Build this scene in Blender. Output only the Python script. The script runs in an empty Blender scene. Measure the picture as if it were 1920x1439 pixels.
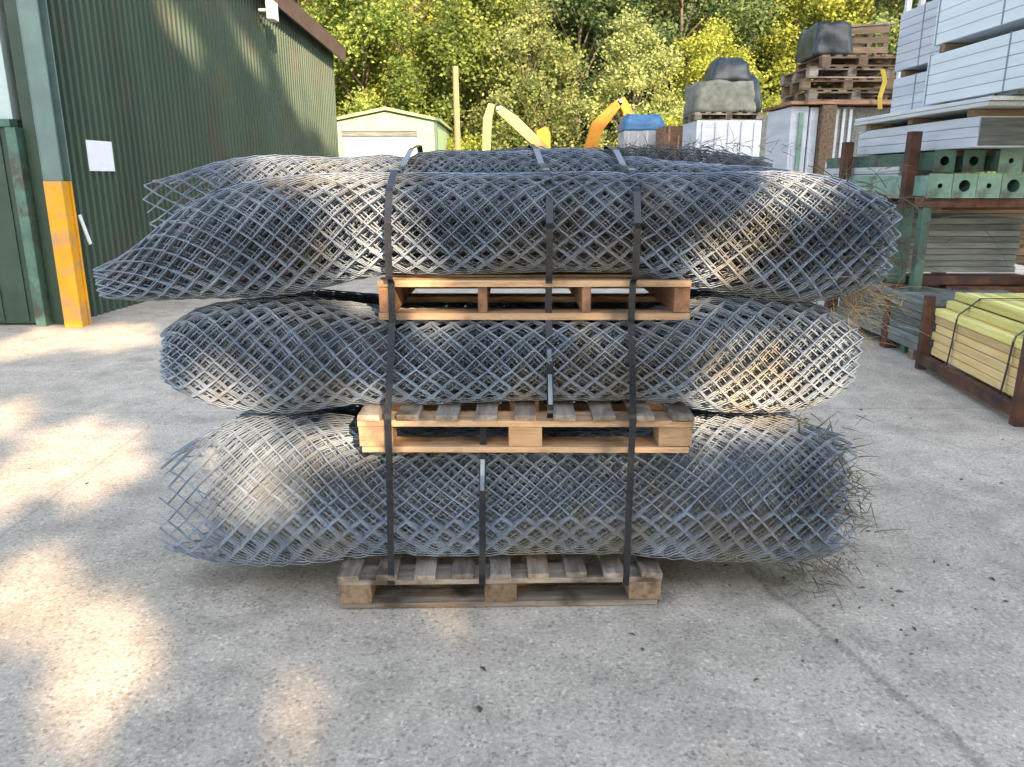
import bpy, bmesh, math, random
import numpy as np
from mathutils import Vector, Matrix, noise
R = math.radians
random.seed(7)
C = bpy.context.scene
COL = C.collection

# ------------------------------------------------------------------ camera
CAM_H = 1.556
F_PX = 1443.0                      # focal length in pixels of the 1920 px wide photograph
TILT = math.atan((719.5 - 335) / F_PX)
cd = bpy.data.cameras.new('camera'); cam = bpy.data.objects.new('camera', cd); COL.objects.link(cam)
cam.location = (0, 0, CAM_H); cam.rotation_euler = (R(90) - TILT, 0, 0)
cd.sensor_width = 36; cd.lens = 36 * F_PX / 1920; cd.clip_end = 400
C.camera = cam

# ------------------------------------------------------------------ sky, sun, exposure
SUN_EL, SUN_AZ = R(25), R(20)      # azimuth to the right of straight behind the camera
SUN = Vector((math.sin(SUN_AZ) * math.cos(SUN_EL), -math.cos(SUN_AZ) * math.cos(SUN_EL), math.sin(SUN_EL)))
w = bpy.data.worlds.new('World'); C.world = w; w.use_nodes = True
nt = w.node_tree; bg = nt.nodes['Background']
sky = nt.nodes.new('ShaderNodeTexSky'); sky.sky_type = 'NISHITA'; sky.sun_disc = False
sky.sun_elevation = SUN_EL; sky.sun_rotation = R(180) - SUN_AZ
sky.air_density = 1.0; sky.dust_density = 2.0
hz = nt.nodes.new('ShaderNodeHueSaturation'); hz.inputs['Saturation'].default_value = .72   # a thinly hazed sky
nt.links.new(sky.outputs[0], hz.inputs['Color']); nt.links.new(hz.outputs[0], bg.inputs[0]); bg.inputs[1].default_value = 0.15
ld = bpy.data.lights.new('sun', 'SUN'); ld.energy = 3.2; ld.angle = R(0.5); ld.color = (1, .74, .48)
sun = bpy.data.objects.new('sun', ld); COL.objects.link(sun)
sun.rotation_euler = SUN.to_track_quat('Z', 'Y').to_euler(); sun.location = SUN * 40
C.view_settings.view_transform = 'Standard'; C.view_settings.look = 'None'
C.view_settings.exposure = 2.2; C.view_settings.gamma = 1
C.cycles.use_denoising = True
C.cycles.max_bounces = 8; C.cycles.transparent_max_bounces = 8

def at(px, py, Y):
    """the point seen at pixel (px, py) of the photograph at distance Y: used to measure the place"""
    u = (px - 960) / F_PX; v = (719.5 - py) / F_PX
    dy = math.cos(TILT) + v * math.sin(TILT); dz = -math.sin(TILT) + v * math.cos(TILT)
    t = Y / dy
    return Vector((u * t, Y, CAM_H + dz * t))
def ground_at(px, py):
    u = (px - 960) / F_PX; v = (719.5 - py) / F_PX
    dy = math.cos(TILT) + v * math.sin(TILT); dz = -math.sin(TILT) + v * math.cos(TILT)
    t = -CAM_H / dz
    return Vector((u * t, dy * t, 0))

# ------------------------------------------------------------------ materials
def mat(name):
    m = bpy.data.materials.new(name); m.use_nodes = True
    n = m.node_tree.nodes; return m, n, m.node_tree.links, n['Principled BSDF']
def ramp(n, stops):
    r = n.new('ShaderNodeValToRGB'); e = r.color_ramp.elements
    while len(e) < len(stops): e.new(.5)
    for el, (p, c) in zip(e, stops): el.position = p; el.color = (*c, 1) if len(c) == 3 else c
    return r
def noisy(name, c0, c1, scale=6, rough=.7, metal=0, stretch=(1, 1, 1), bump=.0, vary=.25, detail=6, c2=None, spots=0, spotc=(.1, .05, .03), spec=.4):
    """a worn surface: two tones by noise, a per-object shift of value, optional patches of rust or dirt"""
    m, n, l, p = mat(name)
    tc = n.new('ShaderNodeTexCoord'); mp = n.new('ShaderNodeMapping'); mp.inputs['Scale'].default_value = stretch
    l.new(tc.outputs['Object'], mp.inputs[0])
    oi = n.new('ShaderNodeObjectInfo'); va = n.new('ShaderNodeVectorMath'); va.operation = 'SCALE'
    cb = n.new('ShaderNodeCombineXYZ')
    for i in range(3): l.new(oi.outputs['Random'], cb.inputs[i])
    l.new(cb.outputs[0], va.inputs[0]); va.inputs['Scale'].default_value = 37.0
    ad = n.new('ShaderNodeVectorMath'); l.new(mp.outputs[0], ad.inputs[0]); l.new(va.outputs[0], ad.inputs[1])
    nz = n.new('ShaderNodeTexNoise'); nz.inputs['Scale'].default_value = scale; nz.inputs['Detail'].default_value = detail
    nz.inputs['Roughness'].default_value = .65
    l.new(ad.outputs[0], nz.inputs[0])
    stops = [(.32, c0), (.68, c1)] if c2 is None else [(.28, c0), (.5, c1), (.72, c2)]
    r = ramp(n, stops); l.new(nz.outputs[0], r.inputs[0])
    col = r.outputs[0]
    if spots:
        n2 = n.new('ShaderNodeTexNoise'); n2.inputs['Scale'].default_value = spots; n2.inputs['Detail'].default_value = 5
        l.new(tc.outputs['Object'], n2.inputs[0])
        r2 = ramp(n, [(.52, (0, 0, 0)), (.66, (1, 1, 1))]); l.new(n2.outputs[0], r2.inputs[0])
        mx = n.new('ShaderNodeMix'); mx.data_type = 'RGBA'; l.new(r2.outputs[0], mx.inputs[0]); l.new(col, mx.inputs[6]); mx.inputs[7].default_value = (*spotc, 1)
        col = mx.outputs[2]
    if vary:
        hs = n.new('ShaderNodeHueSaturation'); mr = n.new('ShaderNodeMapRange')
        mr.inputs['To Min'].default_value = 1 - vary; mr.inputs['To Max'].default_value = 1 + vary
        l.new(oi.outputs['Random'], mr.inputs[0]); l.new(mr.outputs[0], hs.inputs['Value']); l.new(col, hs.inputs['Color']); col = hs.outputs[0]
    l.new(col, p.inputs['Base Color'])
    p.inputs['Roughness'].default_value = rough; p.inputs['Metallic'].default_value = metal; p.inputs['Specular IOR Level'].default_value = spec
    if bump:
        b = n.new('ShaderNodeBump'); b.inputs['Strength'].default_value = bump; b.inputs['Distance'].default_value = .01
        l.new(nz.outputs[0], b.inputs['Height']); l.new(b.outputs[0], p.inputs['Normal'])
    return m
def wood(name, a, b, axis, c2=None, spots=0, spotc=(0, 0, 0)):
    st = {'x': (1.2, 14, 14), 'y': (14, 1.2, 14), 'z': (14, 14, 1.2)}[axis]
    return noisy(name, a, b, scale=2.2, rough=.85, stretch=st, bump=.5, vary=.28, c2=c2, spec=.2, spots=spots, spotc=spotc)

M = {}
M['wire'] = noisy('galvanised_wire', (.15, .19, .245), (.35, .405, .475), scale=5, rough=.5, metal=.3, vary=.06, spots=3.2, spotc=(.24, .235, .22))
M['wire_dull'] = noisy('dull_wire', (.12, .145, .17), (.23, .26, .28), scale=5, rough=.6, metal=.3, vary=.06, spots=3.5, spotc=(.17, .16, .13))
for a in 'xy':
    M['new_' + a] = wood('fresh_pallet_wood_' + a, (.22, .135, .075), (.53, .335, .185), a, c2=(.61, .42, .26), spots=5, spotc=(.22, .15, .10))
    M['red_' + a] = wood('reddish_pallet_wood_' + a, (.20, .10, .06), (.38, .21, .12), a, spots=8, spotc=(.13, .08, .05))
    M['old_' + a] = wood('weathered_pallet_wood_' + a, (.13, .10, .075), (.36, .31, .255), a, spots=6, spotc=(.09, .07, .05))
    M['grey_' + a] = wood('grey_board_' + a, (.10, .11, .10), (.23, .245, .225), a)
    M['dark_' + a] = wood('dark_pallet_wood_' + a, (.07, .05, .035), (.20, .14, .09), a, c2=(.26, .20, .14))
    M['pale_' + a] = wood('pale_board_' + a, (.42, .43, .42), (.62, .63, .60), a)
M['pole_wood'] = wood('pole_wood', (.14, .09, .045), (.28, .19, .10), 'z')
M['stake'] = wood('yellow_stake_wood', (.68, .46, .18), (.84, .62, .31), 'y')
M['stake_top'] = wood('lime_stake_wood', (.60, .52, .14), (.78, .70, .28), 'y')
M['strap'] = noisy('black_strap', (.008, .009, .012), (.02, .022, .026), scale=20, rough=.24, vary=.1, spec=.5)
M['steel'] = noisy('steel_and_sky_glint', (.17, .23, .31), (.28, .36, .46), scale=10, rough=.3, metal=.6, vary=.05)  # digger steel; its pale blue also paints the sky reflection on the straps
M['rust'] = noisy('rusty_steel', (.06, .028, .018), (.16, .07, .04), scale=7, rough=.85, bump=.3, vary=.2, spots=4, spotc=(.05, .03, .03))
M['green_steel'] = noisy('green_steel', (.12, .22, .17), (.22, .36, .28), scale=5, rough=.55, vary=.2, spots=6, spotc=(.09, .13, .10))
M['dkgreen_steel'] = noisy('dark_green_steel', (.035, .08, .06), (.08, .16, .12), scale=5, rough=.6, vary=.2, spots=6, spotc=(.05, .05, .04))
M['column'] = noisy('green_column_paint', (.085, .14, .13), (.13, .20, .185), scale=3, rough=.55, vary=0, spots=5, spotc=(.10, .15, .14))
M['yellow'] = noisy('yellow_paint', (.60, .26, .008), (.74, .36, .012), scale=3, rough=.6, vary=0, spots=3.5, spotc=(.42, .24, .10))
M['clad'] = noisy('green_cladding', (.030, .056, .040), (.058, .092, .062), scale=.9, rough=.55, stretch=(1, 1, .25), vary=0, spots=1.1, spotc=(.058, .068, .046))
M['door_dark'] = noisy('dark_green_door', (.012, .034, .022), (.028, .058, .036), scale=2.2, rough=.5, vary=0)
M['sheet'] = noisy('pale_green_sheet', (.30, .40, .40), (.42, .52, .52), scale=2, rough=.4, vary=0)
M['fascia'] = noisy('brown_fascia', (.05, .032, .025), (.09, .06, .045), scale=4, rough=.7, vary=0)
M['roof'] = noisy('grey_roof_sheet', (.22, .19, .17), (.34, .30, .27), scale=2, rough=.7, vary=0)
M['white'] = noisy('white_paint', (.70, .70, .68), (.82, .82, .80), scale=4, rough=.5, vary=0)
M['paper'] = noisy('paper', (.74, .76, .78), (.82, .83, .85), scale=10, rough=.7, vary=0)
M['garage'] = noisy('pale_green_render', (.24, .34, .19), (.31, .41, .25), scale=3, rough=.8, vary=0)
M['garage_roof'] = noisy('moss_roof', (.22, .29, .14), (.30, .36, .19), scale=5, rough=.9, vary=0)
M['pack'] = noisy('white_wrap', (.56, .63, .65), (.70, .76, .78), scale=1.5, rough=.38, stretch=(1, .4, 6), bump=.3, vary=.06)
M['pack_dull'] = noisy('dull_white_wrap', (.42, .45, .50), (.58, .61, .66), scale=2, rough=.45, stretch=(1, .5, 5), bump=.3, vary=.08)
M['seam'] = noisy('dark_band', (.16, .19, .21), (.24, .27, .29), scale=10, rough=.6, vary=.1)
M['black_wrap'] = noisy('dark_sheeting', (.012, .02, .022), (.05, .065, .07), scale=5, rough=.35, bump=.6, vary=.2)
M['blue_wrap'] = noisy('blue_sheeting', (.02, .10, .22), (.06, .20, .38), scale=5, rough=.45, bump=.5, vary=.1)
M['grey_load'] = noisy('grey_blocks', (.11, .12, .10), (.26, .26, .21), scale=6, rough=.85, bump=.4, vary=.15)
M['exc_pale'] = noisy('pale_yellow_paint', (.36, .25, .08), (.48, .35, .13), scale=4, rough=.5, vary=0, spots=5, spotc=(.35, .26, .12))
M['exc_orange'] = noisy('orange_yellow_paint', (.38, .15, .006), (.52, .23, .01), scale=4, rough=.5, vary=0, spots=5, spotc=(.42, .15, .01))
M['rubber'] = noisy('black_rubber', (.015, .015, .015), (.04, .04, .04), scale=8, rough=.8, vary=0)
M['glass'] = noisy('dark_glass', (.02, .025, .03), (.04, .05, .055), scale=2, rough=.1, vary=0, spec=.6)
M['straw'] = noisy('dry_grass', (.30, .20, .09), (.52, .40, .22), scale=12, rough=.9, vary=0)
M['weed'] = noisy('withered_weed', (.05, .05, .028), (.14, .125, .07), scale=12, rough=.9, vary=0)
M['bark'] = noisy('bark', (.05, .04, .03), (.14, .11, .08), scale=9, rough=.95, stretch=(1, 1, .3), bump=.8, vary=.2)
M['yellow_tape'] = noisy('yellow_webbing', (.36, .27, .03), (.48, .37, .05), scale=5, rough=.6, vary=0)
M['hill'] = noisy('leafy_ground', (.03, .045, .015), (.08, .095, .03), scale=.6, rough=.95, vary=0, bump=.5)

def leaf_mat(name, a, b, c, trans=.5):
    m, n, l, p = mat(name)
    g = n.new('ShaderNodeNewGeometry'); tc = n.new('ShaderNodeTexCoord')
    nz = n.new('ShaderNodeTexNoise'); nz.inputs['Scale'].default_value = .55; nz.inputs['Detail'].default_value = 3
    l.new(tc.outputs['Object'], nz.inputs[0])
    mr = n.new('ShaderNodeMath'); mr.operation = 'MULTIPLY_ADD'; mr.inputs[1].default_value = .45
    l.new(g.outputs['Random Per Island'], mr.inputs[0]); l.new(nz.outputs[0], mr.inputs[2])
    sb = n.new('ShaderNodeMath'); sb.operation = 'SUBTRACT'; sb.inputs[1].default_value = .22; l.new(mr.outputs[0], sb.inputs[0])
    r = ramp(n, [(.28, a), (.5, b), (.74, c)]); l.new(sb.outputs[0], r.inputs[0])
    hs = n.new('ShaderNodeHueSaturation'); oi = n.new('ShaderNodeObjectInfo'); m2 = n.new('ShaderNodeMapRange')
    m2.inputs['To Min'].default_value = .8; m2.inputs['To Max'].default_value = 1.2
    l.new(oi.outputs['Random'], m2.inputs[0]); l.new(m2.outputs[0], hs.inputs['Value']); l.new(r.outputs[0], hs.inputs['Color'])
    l.new(hs.outputs[0], p.inputs['Base Color']); p.inputs['Roughness'].default_value = .6; p.inputs['Specular IOR Level'].default_value = .25
    t = n.new('ShaderNodeBsdfTranslucent'); l.new(hs.outputs[0], t.inputs[0])
    mx = n.new('ShaderNodeMixShader'); mx.inputs[0].default_value = trans
    l.new(p.outputs[0], mx.inputs[1]); l.new(t.outputs[0], mx.inputs[2]); l.new(mx.outputs[0], n['Material Output'].inputs[0])
    return m
M['leaf_mid'] = leaf_mat('mid_green_leaf', (.09, .14, .035), (.22, .28, .06), (.36, .41, .10))
M['leaf_yellow'] = leaf_mat('yellow_green_leaf', (.20, .24, .04), (.36, .40, .07), (.50, .51, .10))
M['leaf_dark'] = leaf_mat('dark_green_leaf', (.04, .075, .03), (.10, .15, .05), (.19, .24, .09))
M['leaf_olive'] = leaf_mat('olive_leaf', (.14, .175, .06), (.28, .32, .11), (.42, .44, .17))

def ground_mat():
    m, n, l, p = mat('worn_concrete')
    g = n.new('ShaderNodeNewGeometry'); P = g.outputs['Position']
    def nz(s, d=4, rough=.6):
        k = n.new('ShaderNodeTexNoise'); k.inputs['Scale'].default_value = s; k.inputs['Detail'].default_value = d; k.inputs['Roughness'].default_value = rough
        l.new(P, k.inputs[0]); return k
    big = nz(.55, 5); mid = nz(5, 4); fine = nz(70, 3, .7)
    r = ramp(n, [(.3, (.43, .373, .293)), (.55, (.505, .44, .352)), (.75, (.555, .487, .395))]); l.new(big.outputs[0], r.inputs[0])
    col = r.outputs[0]
    def mul(src, lo, hi, a, b):
        nonlocal col
        q = ramp(n, [(a, (lo,) * 3), (b, (hi,) * 3)]); l.new(src, q.inputs[0])
        x = n.new('ShaderNodeMix'); x.data_type = 'RGBA'; x.blend_type = 'MULTIPLY'; x.inputs[0].default_value = 1
        l.new(col, x.inputs[6]); l.new(q.outputs[0], x.inputs[7]); col = x.outputs[2]
    mul(mid.outputs[0], .86, 1.1, .35, .65)
    mul(fine.outputs[0], .76, 1.18, .34, .66)
    vo = n.new('ShaderNodeTexVoronoi'); vo.inputs['Scale'].default_value = 95; l.new(P, vo.inputs[0])
    sp = n.new('ShaderNodeSeparateColor'); l.new(vo.outputs['Color'], sp.inputs[0])
    mul(sp.outputs[0], .70, 1.0, .06, .11)       # dark aggregate chips
    mul(sp.outputs[1], 1.0, 1.25, .90, .93)       # pale chips
    v2 = n.new('ShaderNodeTexVoronoi'); v2.inputs['Scale'].default_value = 34; l.new(P, v2.inputs[0])
    s2 = n.new('ShaderNodeSeparateColor'); l.new(v2.outputs['Color'], s2.inputs[0])
    mul(s2.outputs[0], .88, 1.0, .03, .07)
    # slab joints and a crack: lines a*x + b*y = c, edges broken by noise
    sx = n.new('ShaderNodeSeparateXYZ'); l.new(P, sx.inputs[0])
    def line(x0, y0, x1, y1, half, dark):
        L = math.hypot(x1 - x0, y1 - y0); a, b = (y1 - y0) / L, -(x1 - x0) / L; c = a * x0 + b * y0
        def mth(op, i, j=None, k=None):
            q = n.new('ShaderNodeMath'); q.operation = op
            for s, v in enumerate((i, j, k)):
                if v is None: continue
                if isinstance(v, (int, float)): q.inputs[s].default_value = v
                else: l.new(v, q.inputs[s])
            return q.outputs[0]
        d = mth('MULTIPLY_ADD', sx.outputs[0], a, mth('MULTIPLY_ADD', sx.outputs[1], b, -c))
        d = mth('ABSOLUTE', mth('ADD', d, mth('MULTIPLY', mth('SUBTRACT', mid.outputs[0], .5), half * 4.5)))
        d = mth('ADD', mth('DIVIDE', d, half), mth('MULTIPLY', mth('SUBTRACT', fine.outputs[0], .5), 1.2))
        mul(d, dark, 1.0, .25, 1.0)
    line(1.0, 2.77, 1.27, 1.84, .028, .70)
    line(0, 5.11, 1, 5.13, .012, .74)
    line(-2.2, 0, -2.5, 9, .012, .82)
    line(0, 9.6, 1, 9.62, .02, .6)
    line(-.9, 0, -1.6, 8, .13, .90); line(.75, 0, .1, 8, .13, .91); line(2.3, 1, 1.9, 9, .15, .90)      # worn tyre tracks
    # oil and damp stains
    st = nz(1.3, 6, .7); mul(st.outputs[0], 1.0, .74, .56, .70); s3 = nz(3.1, 5, .7); mul(s3.outputs[0], .90, 1.06, .38, .62)
    l.new(col, p.inputs['Base Color']); p.inputs['Roughness'].default_value = .9; p.inputs['Specular IOR Level'].default_value = .25
    b = n.new('ShaderNodeBump'); b.inputs['Strength'].default_value = .6; b.inputs['Distance'].default_value = .004
    l.new(fine.outputs[0], b.inputs['Height']); l.new(b.outputs[0], p.inputs['Normal'])
    return m
M['ground'] = ground_mat()

# ------------------------------------------------------------------ building blocks
class MB:
    def __init__(s): s.v = []; s.f = []
    def add(s, vs, fs):
        o = len(s.v); s.v += [tuple(q) for q in vs]; s.f += [tuple(i + o for i in q) for q in fs]; return s
    def box(s, x0, x1, y0, y1, z0, z1, rot=None, about=None):
        vs = [Vector((x, y, z)) for x in (x0, x1) for y in (y0, y1) for z in (z0, z1)]
        if rot is not None:
            a = Vector(about) if about is not None else Vector(((x0 + x1) / 2, (y0 + y1) / 2, (z0 + z1) / 2))
            vs = [rot @ (q - a) + a for q in vs]
        return s.add(vs, [(0, 1, 3, 2), (4, 6, 7, 5), (0, 4, 5, 1), (2, 3, 7, 6), (0, 2, 6, 4), (1, 5, 7, 3)])
    def beam(s, a, b, wx, wy, up=(0, 0, 1)):
        """a bar of section wx by wy from a to b"""
        a, b = Vector(a), Vector(b); d = (b - a).normalized(); u = Vector(up)
        x = d.cross(u); x = x.normalized() if x.length > 1e-4 else Vector((1, 0, 0)); y = x.cross(d)
        vs = [p + x * i * wx / 2 + y * j * wy / 2 for p in (a, b) for i, j in ((-1, -1), (1, -1), (1, 1), (-1, 1))]
        return s.add(vs, [(3, 2, 1, 0), (4, 5, 6, 7), (0, 1, 5, 4), (1, 2, 6, 5), (2, 3, 7, 6), (3, 0, 4, 7)])
    def tube(s, pts, rad, n=8, cap=True):
        pts = [Vector(p) for p in pts]; rings = []
        for i, p in enumerate(pts):
            d = (pts[min(i + 1, len(pts) - 1)] - pts[max(i - 1, 0)]).normalized()
            u = Vector((0, 0, 1)) if abs(d.z) < .9 else Vector((1, 0, 0))
            x = d.cross(u).normalized(); y = d.cross(x)
            r = rad[i] if isinstance(rad, (list, tuple)) else rad
            rings.append([p + (x * math.cos(2 * math.pi * k / n) + y * math.sin(2 * math.pi * k / n)) * r for k in range(n)])
        fs = [(i * n + k, i * n + (k + 1) % n, (i + 1) * n + (k + 1) % n, (i + 1) * n + k) for i in range(len(pts) - 1) for k in range(n)]
        if cap: fs += [tuple(range(n - 1, -1, -1)), tuple((len(pts) - 1) * n + k for k in range(n))]
        return s.add([q for r_ in rings for q in r_], fs)
    def ribbon(s, pts, wdir, width, thick=.0012):
        """a flat strap along pts, width along wdir, with thickness"""
        pts = [Vector(p) for p in pts]; wd = Vector(wdir).normalized(); vs = []
        for i, p in enumerate(pts):
            d = (pts[min(i + 1, len(pts) - 1)] - pts[max(i - 1, 0)]).normalized(); nn = d.cross(wd).normalized()
            vs += [p + wd * width / 2 * i2 + nn * thick / 2 * j for i2, j in ((-1, -1), (1, -1), (1, 1), (-1, 1))]
        fs = [(i * 4 + k, i * 4 + (k + 1) % 4, i * 4 + 4 + (k + 1) % 4, i * 4 + 4 + k) for i in range(len(pts) - 1) for k in range(4)]
        e = (len(pts) - 1) * 4
        return s.add(vs, fs + [(3, 2, 1, 0), (e, e + 1, e + 2, e + 3)])
    def prism(s, poly, y0, y1):
        """outline in x, z extruded along y"""
        n = len(poly); vs = [(x, y0, z) for x, z in poly] + [(x, y1, z) for x, z in poly]
        return s.add(vs, [tuple(range(n)), tuple(range(2 * n - 1, n - 1, -1))] + [((i + 1) % n, i, i + n, (i + 1) % n + n) for i in range(n)])
    def prism_x(s, poly, x0, x1):
        """outline in y, z extruded along x"""
        n = len(poly); vs = [(x0, y, z) for y, z in poly] + [(x1, y, z) for y, z in poly]
        return s.add(vs, [tuple(range(n - 1, -1, -1)), tuple(range(n, 2 * n))] + [(i, (i + 1) % n, (i + 1) % n + n, i + n) for i in range(n)])
    def build(s, name, m, parent=None, bevel=0, smooth=False, wobble=0):
        me = bpy.data.meshes.new(name)
        if wobble:
            s.v = [(x + random.uniform(-wobble, wobble), y + random.uniform(-wobble, wobble), z + random.uniform(-wobble, wobble)) for x, y, z in s.v]
        me.from_pydata(s.v, [], s.f); me.materials.append(m if not isinstance(m, str) else M[m])
        bm = bmesh.new(); bm.from_mesh(me); bmesh.ops.recalc_face_normals(bm, faces=bm.faces); bm.to_mesh(me); bm.free()
        if smooth: me.polygons.foreach_set('use_smooth', [True] * len(me.polygons))
        o = bpy.data.objects.new(name, me); COL.objects.link(o)
        if parent is not None: o.parent = parent
        if bevel:
            b = o.modifiers.new('bevel', 'BEVEL'); b.width = bevel; b.segments = 2; b.limit_method = 'ANGLE'; b.angle_limit = R(40)
        return o
def tag(o, label, cat, group=None, kind=None):
    if label: o['label'] = label
    if cat: o['category'] = cat
    if group: o['group'] = group
    if kind: o['kind'] = kind
    return o
def empty(name, loc, label, cat, group=None, rz=0):
    o = bpy.data.objects.new(name, None); COL.objects.link(o); o.location = loc; o.rotation_euler = (0, 0, rz); o.empty_display_size = .1
    return tag(o, label, cat, group)
def copy_tree(o, parent=None):
    c = o.copy(); COL.objects.link(c); c.parent = parent
    for ch in [q for q in bpy.data.objects if q.parent == o]: copy_tree(ch, c)
    return c
def np_mesh(name, V, Fq, m, smooth=False):
    me = bpy.data.meshes.new(name); nv, nf = len(V), len(Fq)
    me.vertices.add(nv); me.vertices.foreach_set('co', np.asarray(V, dtype=np.float32).ravel())
    me.loops.add(nf * 4); me.loops.foreach_set('vertex_index', np.asarray(Fq, dtype=np.int32).ravel())
    me.polygons.add(nf); me.polygons.foreach_set('loop_start', np.arange(0, nf * 4, 4, dtype=np.int32))
    me.update(calc_edges=True); me.validate()
    if smooth: me.polygons.foreach_set('use_smooth', np.ones(nf, dtype=bool))
    me.materials.append(M[m]); return me

# ------------------------------------------------------------------ ground and hill
gm = MB(); 
gm.add([(-90, -70, 0), (90, -70, 0), (90, 120, 0), (-90, 120, 0)], [(0, 1, 2, 3)])
tag(gm.build('ground', 'ground'), None, None, kind='structure')
def hill_z(x, y):
    k = max(0.0, y - 31.0); return .42 * k + .8 * noise.noise(Vector((x * .09, y * .09, 2.1))) * min(1, k / 6) - .05
hb = MB(); nx, ny = 50, 24
hv = [(-60 + 120 * i / nx, 30 + 46 * j / ny, hill_z(-60 + 120 * i / nx, 30 + 46 * j / ny)) for j in range(ny + 1) for i in range(nx + 1)]
hf = [(j * (nx + 1) + i, j * (nx + 1) + i + 1, (j + 1) * (nx + 1) + i + 1, (j + 1) * (nx + 1) + i) for j in range(ny) for i in range(nx)]
hb.add(hv, hf)
tag(hb.build('hill', 'hill', smooth=True), None, None, kind='structure')

# ------------------------------------------------------------------ green shed at the left
WX = lambda y: -5.53 + .07 * y                     # line of the long corrugated side
ROOFZ = lambda y: 4.45 + (19.1 - y) * .085
shed = empty('green_shed', (-4.93, 8.5, 0), 'dark green corrugated metal shed with a yellow based corner column at the left', 'building')
so = Vector((-4.93, 8.5, 0))
def shed_part(mb, name, m, bevel=0, parent=None, smooth=False):
    mb.v = [tuple(Vector(q) - so) for q in mb.v]
    return mb.build(name, m, parent or shed, bevel, smooth)
cw = MB(); y = 8.42; prof = []
while y < 19.1:
    for dy, dx in ((0, 0), (.05, 0), (.062, .045), (.115, .045), (.13, 0)):
        if dy < .13: prof.append((y + dy, dx))
    y += .13
prof.append((19.1, 0)); vs = []
for yy, dx in prof:
    vs += [(WX(yy) + dx, yy, 0), (WX(yy) + dx, yy, ROOFZ(yy) - .02), (WX(yy) - .10, yy, 0), (WX(yy) - .10, yy, ROOFZ(yy) - .02)]
fs = []
for i in range(len(prof) - 1):
    a, b = i * 4, i * 4 + 4
    fs += [(a, b, b + 1, a + 1), (a + 3, b + 3, b + 2, a + 2)]
e = (len(prof) - 1) * 4; fs += [(0, 1, 3, 2), (e, e + 2, e + 3, e + 1)]
cw.add(vs, fs); shed_part(cw, 'corrugated_wall', 'clad')
# far and hidden sides so that it is a closed building
bw = MB(); bw.box(-14, WX(19.1) - .10, 18.98, 19.08, 0, ROOFZ(19.1) - .03); bw.box(-14, -13.9, 8.5, 18.9, 0, 4.2); shed_part(bw, 'rear_wall', 'clad')
rf = MB(); rf.add([(-14.2, 8.1, ROOFZ(8.1)), (WX(8.1) + .22, 8.1, ROOFZ(8.1)), (WX(19.4) + .22, 19.4, ROOFZ(19.4)), (-14.2, 19.4, ROOFZ(19.4)),
                   (-14.2, 8.1, ROOFZ(8.1) + .08), (WX(8.1) + .22, 8.1, ROOFZ(8.1) + .08), (WX(19.4) + .22, 19.4, ROOFZ(19.4) + .08), (-14.2, 19.4, ROOFZ(19.4) + .08)],
                  [(0, 3, 2, 1), (4, 5, 6, 7), (0, 1, 5, 4), (1, 2, 6, 5), (2, 3, 7, 6), (3, 0, 4, 7)])
roof = shed_part(rf, 'roof', 'roof')
ba = MB(); A0 = Vector((WX(8.1) + .245, 8.1, ROOFZ(8.1) - .07)); A1 = Vector((WX(19.45) + .245, 19.45, ROOFZ(19.45) - .07))
ba.beam(A0, A1, .04, .34); shed_part(ba, 'bargeboard', 'fascia', parent=shed)
fr = MB()                                          # front, facing the camera, left of the column
fr.box(-14, -5.62, 8.42, 8.52, 2.10, 5.1); shed_part(fr, 'front_cladding', 'sheet')
dl = MB(); dl.box(-7.6, -5.18, 8.30, 8.36, .03, 2.06)
for k in range(9): dl.box(-7.5 + k * .27, -7.42 + k * .27, 8.285, 8.299, .05, 2.04)
dp = shed_part(dl, 'door', 'door_dark')
rail = MB(); rail.box(-7.7, -5.12, 8.26, 8.40, 2.065, 2.14); shed_part(rail, 'door_rail', 'dkgreen_steel', .005)
jb = MB(); jb.box(-5.17, -5.06, 8.24, 8.40, 0, 2.06); shed_part(jb, 'door_jamb', 'dkgreen_steel', .005)
jb2 = MB(); jb2.box(-5.60, -5.13, 8.34, 8.50, 2.145, 5.2); jb2.box(-5.44, -5.38, 8.30, 8.337, 2.145, 5.2); shed_part(jb2, 'door_post', 'sheet', .005)
cl = MB(); cl.box(-4.82, -4.63, 8.20, 8.22, 1.53, 5.2); cl.box(-4.82, -4.63, 8.36, 8.38, 1.53, 5.2); cl.box(-4.74, -4.70, 8.222, 8.358, 1.53, 5.2); cl.box(-4.835, -4.822, 8.205, 8.37, 1.53, 5.2)
shed_part(cl, 'column', 'column', .004)
cy = MB(); cy.box(-4.83, -4.64, 8.19, 8.22, 0, 1.528); cy.box(-4.83, -4.64, 8.36, 8.39, 0, 1.528); cy.box(-4.76, -4.66, 8.222, 8.358, 0, 1.528)
shed_part(cy, 'column_base', 'yellow', .004)
gap = MB(); gap.box(-5.05, -4.845, 8.36, 8.46, 0, 5.2); shed_part(gap, 'reveal_panel', 'door_dark')
fl = MB(); q = at(480, 20, 14.6)
fl.box(WX(14.6) + .27, WX(14.6) + .40, 14.45, 14.75, q.z - .16, q.z + .14); fl.box(WX(14.6) + .1, WX(14.6) + .27, 14.57, 14.63, q.z - .02, q.z + .03)
shed_part(fl, 'floodlight', 'white', .01)
nb = MB(); q0 = at(186, 293, 9.4); nb.box(WX(9.4) + .047, WX(9.4) + .052, 9.15, 9.66, q0.z - .17, q0.z + .17, Matrix.Rotation(-.07, 3, 'Z'))
no = nb.build('paper_notice', 'paper'); tag(no, 'white rectangular notice fixed to the dark green corrugated wall', 'notice')
sb = MB(); q1 = at(158, 428, 8.7)
sb.beam((-4.70, 8.55, q1.z + .15), (-4.66, 8.62, q1.z - .17), .055, .012, (1, 0, 0)); 
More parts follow.
